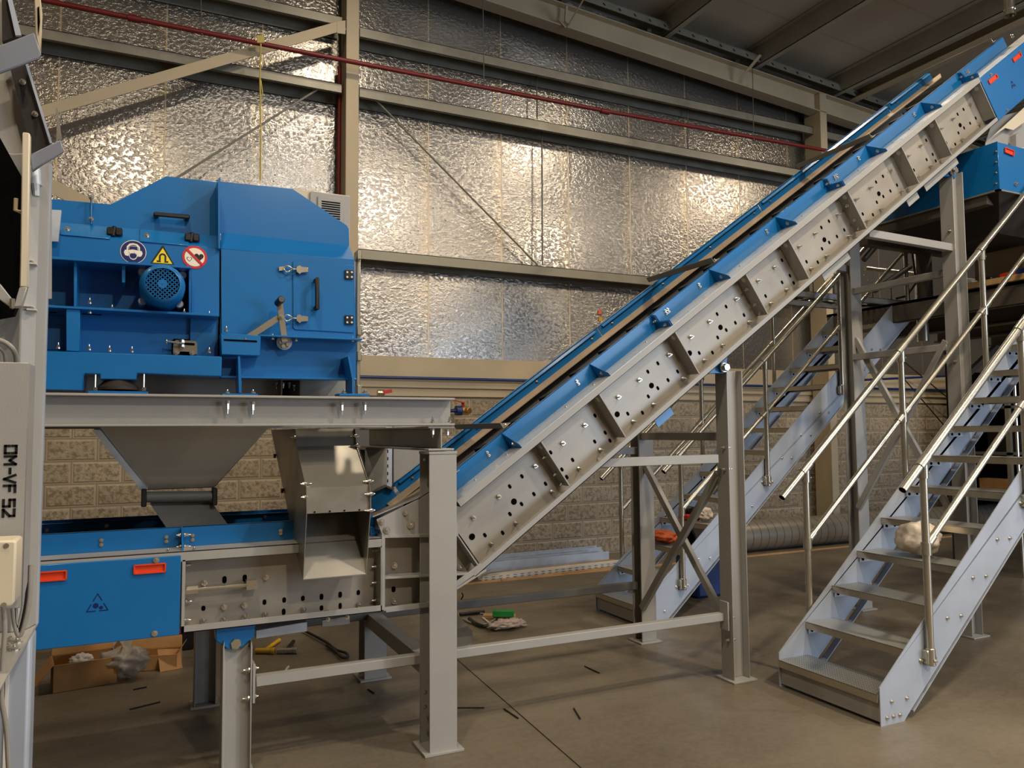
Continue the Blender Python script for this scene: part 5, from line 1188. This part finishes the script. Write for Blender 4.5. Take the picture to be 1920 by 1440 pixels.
# green scouring block, wood, rag and cables
q = P(938, 1162, Z=0)
o = MB().box(-.09, -.03, 0, .09, .03, .05).build('green_block', 'green', None, .004, loc=(0, 0, 0)); o.location = (q.x+.02, q.y-.02, .03); o.rotation_euler = (0, 0, R(-30)); tag(o, 'green foam block on the floor among loose cables', 'block')
o = MB().box(-.15, -.05, 0, .13, .03, .03).build('wood_offcut', 'tan', None, .004, loc=(0, 0, 0)); o.location = (q.x+.03, q.y+.06, .0); o.rotation_euler = (0, 0, R(-32)); tag(o, 'tan wood offcut under the green foam block', 'wood')
q = P(952, 1180, Z=0); blob((q.x, q.y+.03, 0), .09, (1.7, .8, .35), 'paper', 'rag', 'crumpled pale rag on the floor before the green block', 'rag', 4, .55, 4, 3.2)
for k, (pts, r_, mt, lab) in enumerate([
    ([(870, 1148), (900, 1150), (930, 1156), (912, 1170), (885, 1168), (868, 1160)], .008, 'cable', 'pale cable loop beside the green block'),
    ([(880, 1160), (890, 1168), (905, 1174), (925, 1175)], .016, 'black', 'thick black cable end beside the pale rag'),
    ([(862, 1152), (880, 1150), (908, 1147)], .016, 'black', 'thick black cable end behind the pale loop'),
    ([(905, 1158), (925, 1172), (940, 1168), (955, 1163)], .007, 'white', 'thin white cable running under the green block'),
    ([(862, 1128), (868, 1118), (866, 1112)], .006, 'rubber', 'bent dark wire standing on the floor by the far tie tube'),
    ([(860, 1134), (875, 1131), (890, 1130)], .007, 'rubber', 'dark wire lying on the floor by the far tie tube')]):
    pp = [P(x, y, Z=r_+.004+(.0 if k != 4 else (1128-y)*.006)) for x, y in pts]; cab_(smooth(pp, 6), r_, lab, mt)
# cut wires on the open floor
for k, (x0, y0, x1, y1, lab) in enumerate([(1096, 1249, 1124, 1262, 'short black wire cutting on the floor, farthest one'), (945, 1329, 972, 1347, 'short black wire cutting left of the floor joint end'), (1076, 1328, 1088, 1348, 'short black wire cutting right of the floor joint'), (858, 1327, 908, 1327, 'long black wire cutting beside the platform post foot'), (250, 1293, 275, 1288, 'short dark wire on the floor right of the plastic bag'), (243, 1330, 300, 1316, 'long dark wire on the floor left of the shaded leg'), (690, 1292, 702, 1300, 'dark scrap in the shade beside the platform post')]):
    o = MB().bar(P(x0, y0, Z=.004), P(x1, y1, Z=.004), .007, .006).build('wire_cutting', 'rubber', None, loc=P(x0, y0, Z=0)); tag(o, lab, 'wire')
# galvanised sections stacked by the wall
def channel(a, c, w_, h, t_=.004):
    a, c = V3(a), V3(c); d = (c-a).normalized(); s_ = V3((-d.y, d.x, 0)); b = MB()
    b.prism([a, a+s_*w_, c+s_*w_, c], (0, 0, t_)); b.prism([a, a+s_*t_, c+s_*t_, c], (0, 0, h)); b.prism([a+s_*(w_-t_), a+s_*w_, c+s_*w_, c+s_*(w_-t_)], (0, 0, h)); return b
def on(x, y, z=0): return P(x, y, Z=z)
o = channel(on(880, 1078), on(1142, 1052), .14, .12).build('steel_channel', 'zincw', None, loc=on(1000, 1070)); tag(o, 'long galvanised channel lying against the block wall, front one', 'channel')
o = channel(on(915, 1064), on(1128, 1043), .12, .12).build('steel_channel', 'zincw', None, loc=on(1000, 1060)); tag(o, 'long galvanised channel lying against the block wall, rear one', 'channel')
a, c = on(905, 1090), on(1190, 1058)
o = thing('perforated_tray', a, 'white perforated cable tray lying before the galvanised channels', 'cable tray')
channel(a, c, .12, .05).build('tray_body', 'white', o)
b = MB(); d = (c-a).normalized(); s_ = V3((-d.y, d.x, 0)); n_ = int((c-a).length/.09)
for k in range(n_):
    for r_ in (.012, .036):
        b.bar(a+d*(k*.09+.02)+V3((0, -.001, r_)), a+d*(k*.09+.06)+V3((0, -.001, r_)), .002, .006)
b.build('perforations', 'grey_dark', o)['kind'] = 'stuff'
o = MB().bar(on(940, 1088, .01), on(1176, 1062, .01), .03, .02).build('steel_flat', 'tan', None, loc=on(1000, 1080)); tag(o, 'thin yellowish bar lying in front of the white tray', 'bar')
o = MB().bar(on(876, 1082, .01), on(1150, 1050, .01), .04, .02).build('timber_batten', 'tan', None, loc=on(1100, 1058)); tag(o, 'timber batten between the tray and the channels', 'batten')
for k in range(4):
    o = MB().bar(on(868+4*k, 1086-2*k, .03+.02*k), on(922+6*k, 1070-k, .03+.02*k), .02, .02).build('steel_offcut', 'zincw' if k % 2 else 'black', None, loc=on(880, 1084)); tag(o, 'small steel offcut in the heap at the left end of the white tray', 'offcut', 'steel offcuts by the white tray')
# spiral duct lying along the wall
yd = 8.0; xs_, xe_ = 6.9, 12.5
b = MB().lathe((xs_, yd, .2), (1, 0, 0), [(0, .19), (0, .2), (xe_-xs_, .2)], 40)
o = b.build('spiral_duct', 'duct', None, loc=(xs_, yd, 0)); tag(o, 'long galvanised spiral duct lying on the floor by the wall', 'duct')
b = MB().lathe((6.2, 7.95, .2), (1, 0, 0), [(0, .165), (0, .2), (.5, .2), (.5, .16), (0, .165)], 32); tag(b.build('duct_elbow', 'rubber', None, loc=(6.2, 7.9, 0)), 'dark open duct end seen under the far staircase', 'duct')
# objects left on the stairs
def onstep(st_x, k): return 3.595+st_x+RUN*k, .165+RISE*k
xk, zk = onstep(0, 3)
blob((xk+.13, 3.36, zk+.002), .115, (1.0, 1.15, .95), 'cloth', 'cloth_bag', 'cream cloth bag sitting on the fourth step of the near staircase', 'bag', 2, .22, 4, 1.7)
xk, zk = onstep(.06, 2)
blob((xk+.12, 5.80, zk+.002), .10, (.9, 1.7, .55), 'orange2', 'printed_bag', 'orange and blue printed bag on the third step of the far staircase', 'bag', 6, .25)
o = MB().cyl((xk+.08, 5.93, zk), (xk+.08, 5.93, zk+.17), .025, 14).cyl((xk+.08, 5.93, zk+.17), (xk+.08, 5.93, zk+.2), .012, 10).build('spray_can', 'green', None, loc=(xk+.08, 5.93, zk)); tag(o, 'green and white spray can beside the printed bag', 'can')
xk, zk = onstep(.06, 3)
o = MB().box(xk+.03, 5.62, zk+.002, xk+.17, 5.78, zk+.06).build('red_tool', 'redbright', None, .012, loc=(xk+.1, 5.7, zk)); tag(o, 'red and black power tool on the fourth step of the far staircase', 'tool')
MB().box(xk+.05, 5.66, zk+.06, xk+.15, 5.80, zk+.12).build('tool_grip', 'black', o, .012)
blob((xk+.12, 5.50, zk+.002), .06, (1, 1, 1), 'cloth', 'cloth_glove', 'pale work glove on the fourth step of the far staircase', 'glove', 8, .4)
o = MB().box(4.75, 5.95, .0, 5.15, 6.3, .42).build('paper_sack', 'navy', None, .03, loc=(4.95, 6.1, 0)); tag(o, 'blue and white sack standing behind the far staircase', 'sack')
# stuff stored below the mezzanine
st_ = thing('storage_rack', (12.8, 7.6, 0), 'dark storage rack filled with things under the mezzanine', 'rack')
MB().box(11.6, 7.95, 0, 15.4, 8.0, 2.5).build('back_panel', 'void', st_)
for x in (11.6, 12.9, 14.1, 15.3): MB().box(x, 7.2, 0, x+.06, 7.26, 2.5).build('upright', 'girt', st_)
for z in (.5, 1.2, 1.9): MB().box(11.6, 7.2, z, 15.4, 7.95, z+.04).build('shelf', 'grey_dark', st_)
rr = random.Random(11)
for k in range(14):
    x = 11.75+k*.25; z = (.54, 1.24, 0.0)[k % 3]; mt = ('card', 'rubber', 'card', 'grey_dark', 'cardin')[k % 5]
    o = MB().box(x, 7.3, z, x+.2, 7.8, z+.2+.2*rr.random()).build('stored_box', mt, None, .005, loc=(x+.1, 7.5, z)); tag(o, 'small stored box on the dark rack under the mezzanine', 'box', 'boxes stored under the mezzanine')
for k, x in enumerate((8.5, 8.9, 9.25)):
    o = MB().cyl((x, 5.2+.12*k, 0), (x, 5.2+.12*k, 2.60), .014, 8).build('threaded_rod', 'zinc', None, loc=(x, 5.2+.12*k, 0)); tag(o, ('leftmost', 'middle', 'rightmost')[k]+' of the three thin bright rods seen through the near staircase', 'rod', 'upright rods under the mezzanine')
o = MB().bar((6.3, 3.7, .02), (7.2, 3.5, .02), .03, .03).build('floor_bar', 'girt', None, loc=(6.3, 3.7, 0)); tag(o, 'thin bent bar on the floor behind the near staircase', 'bar')
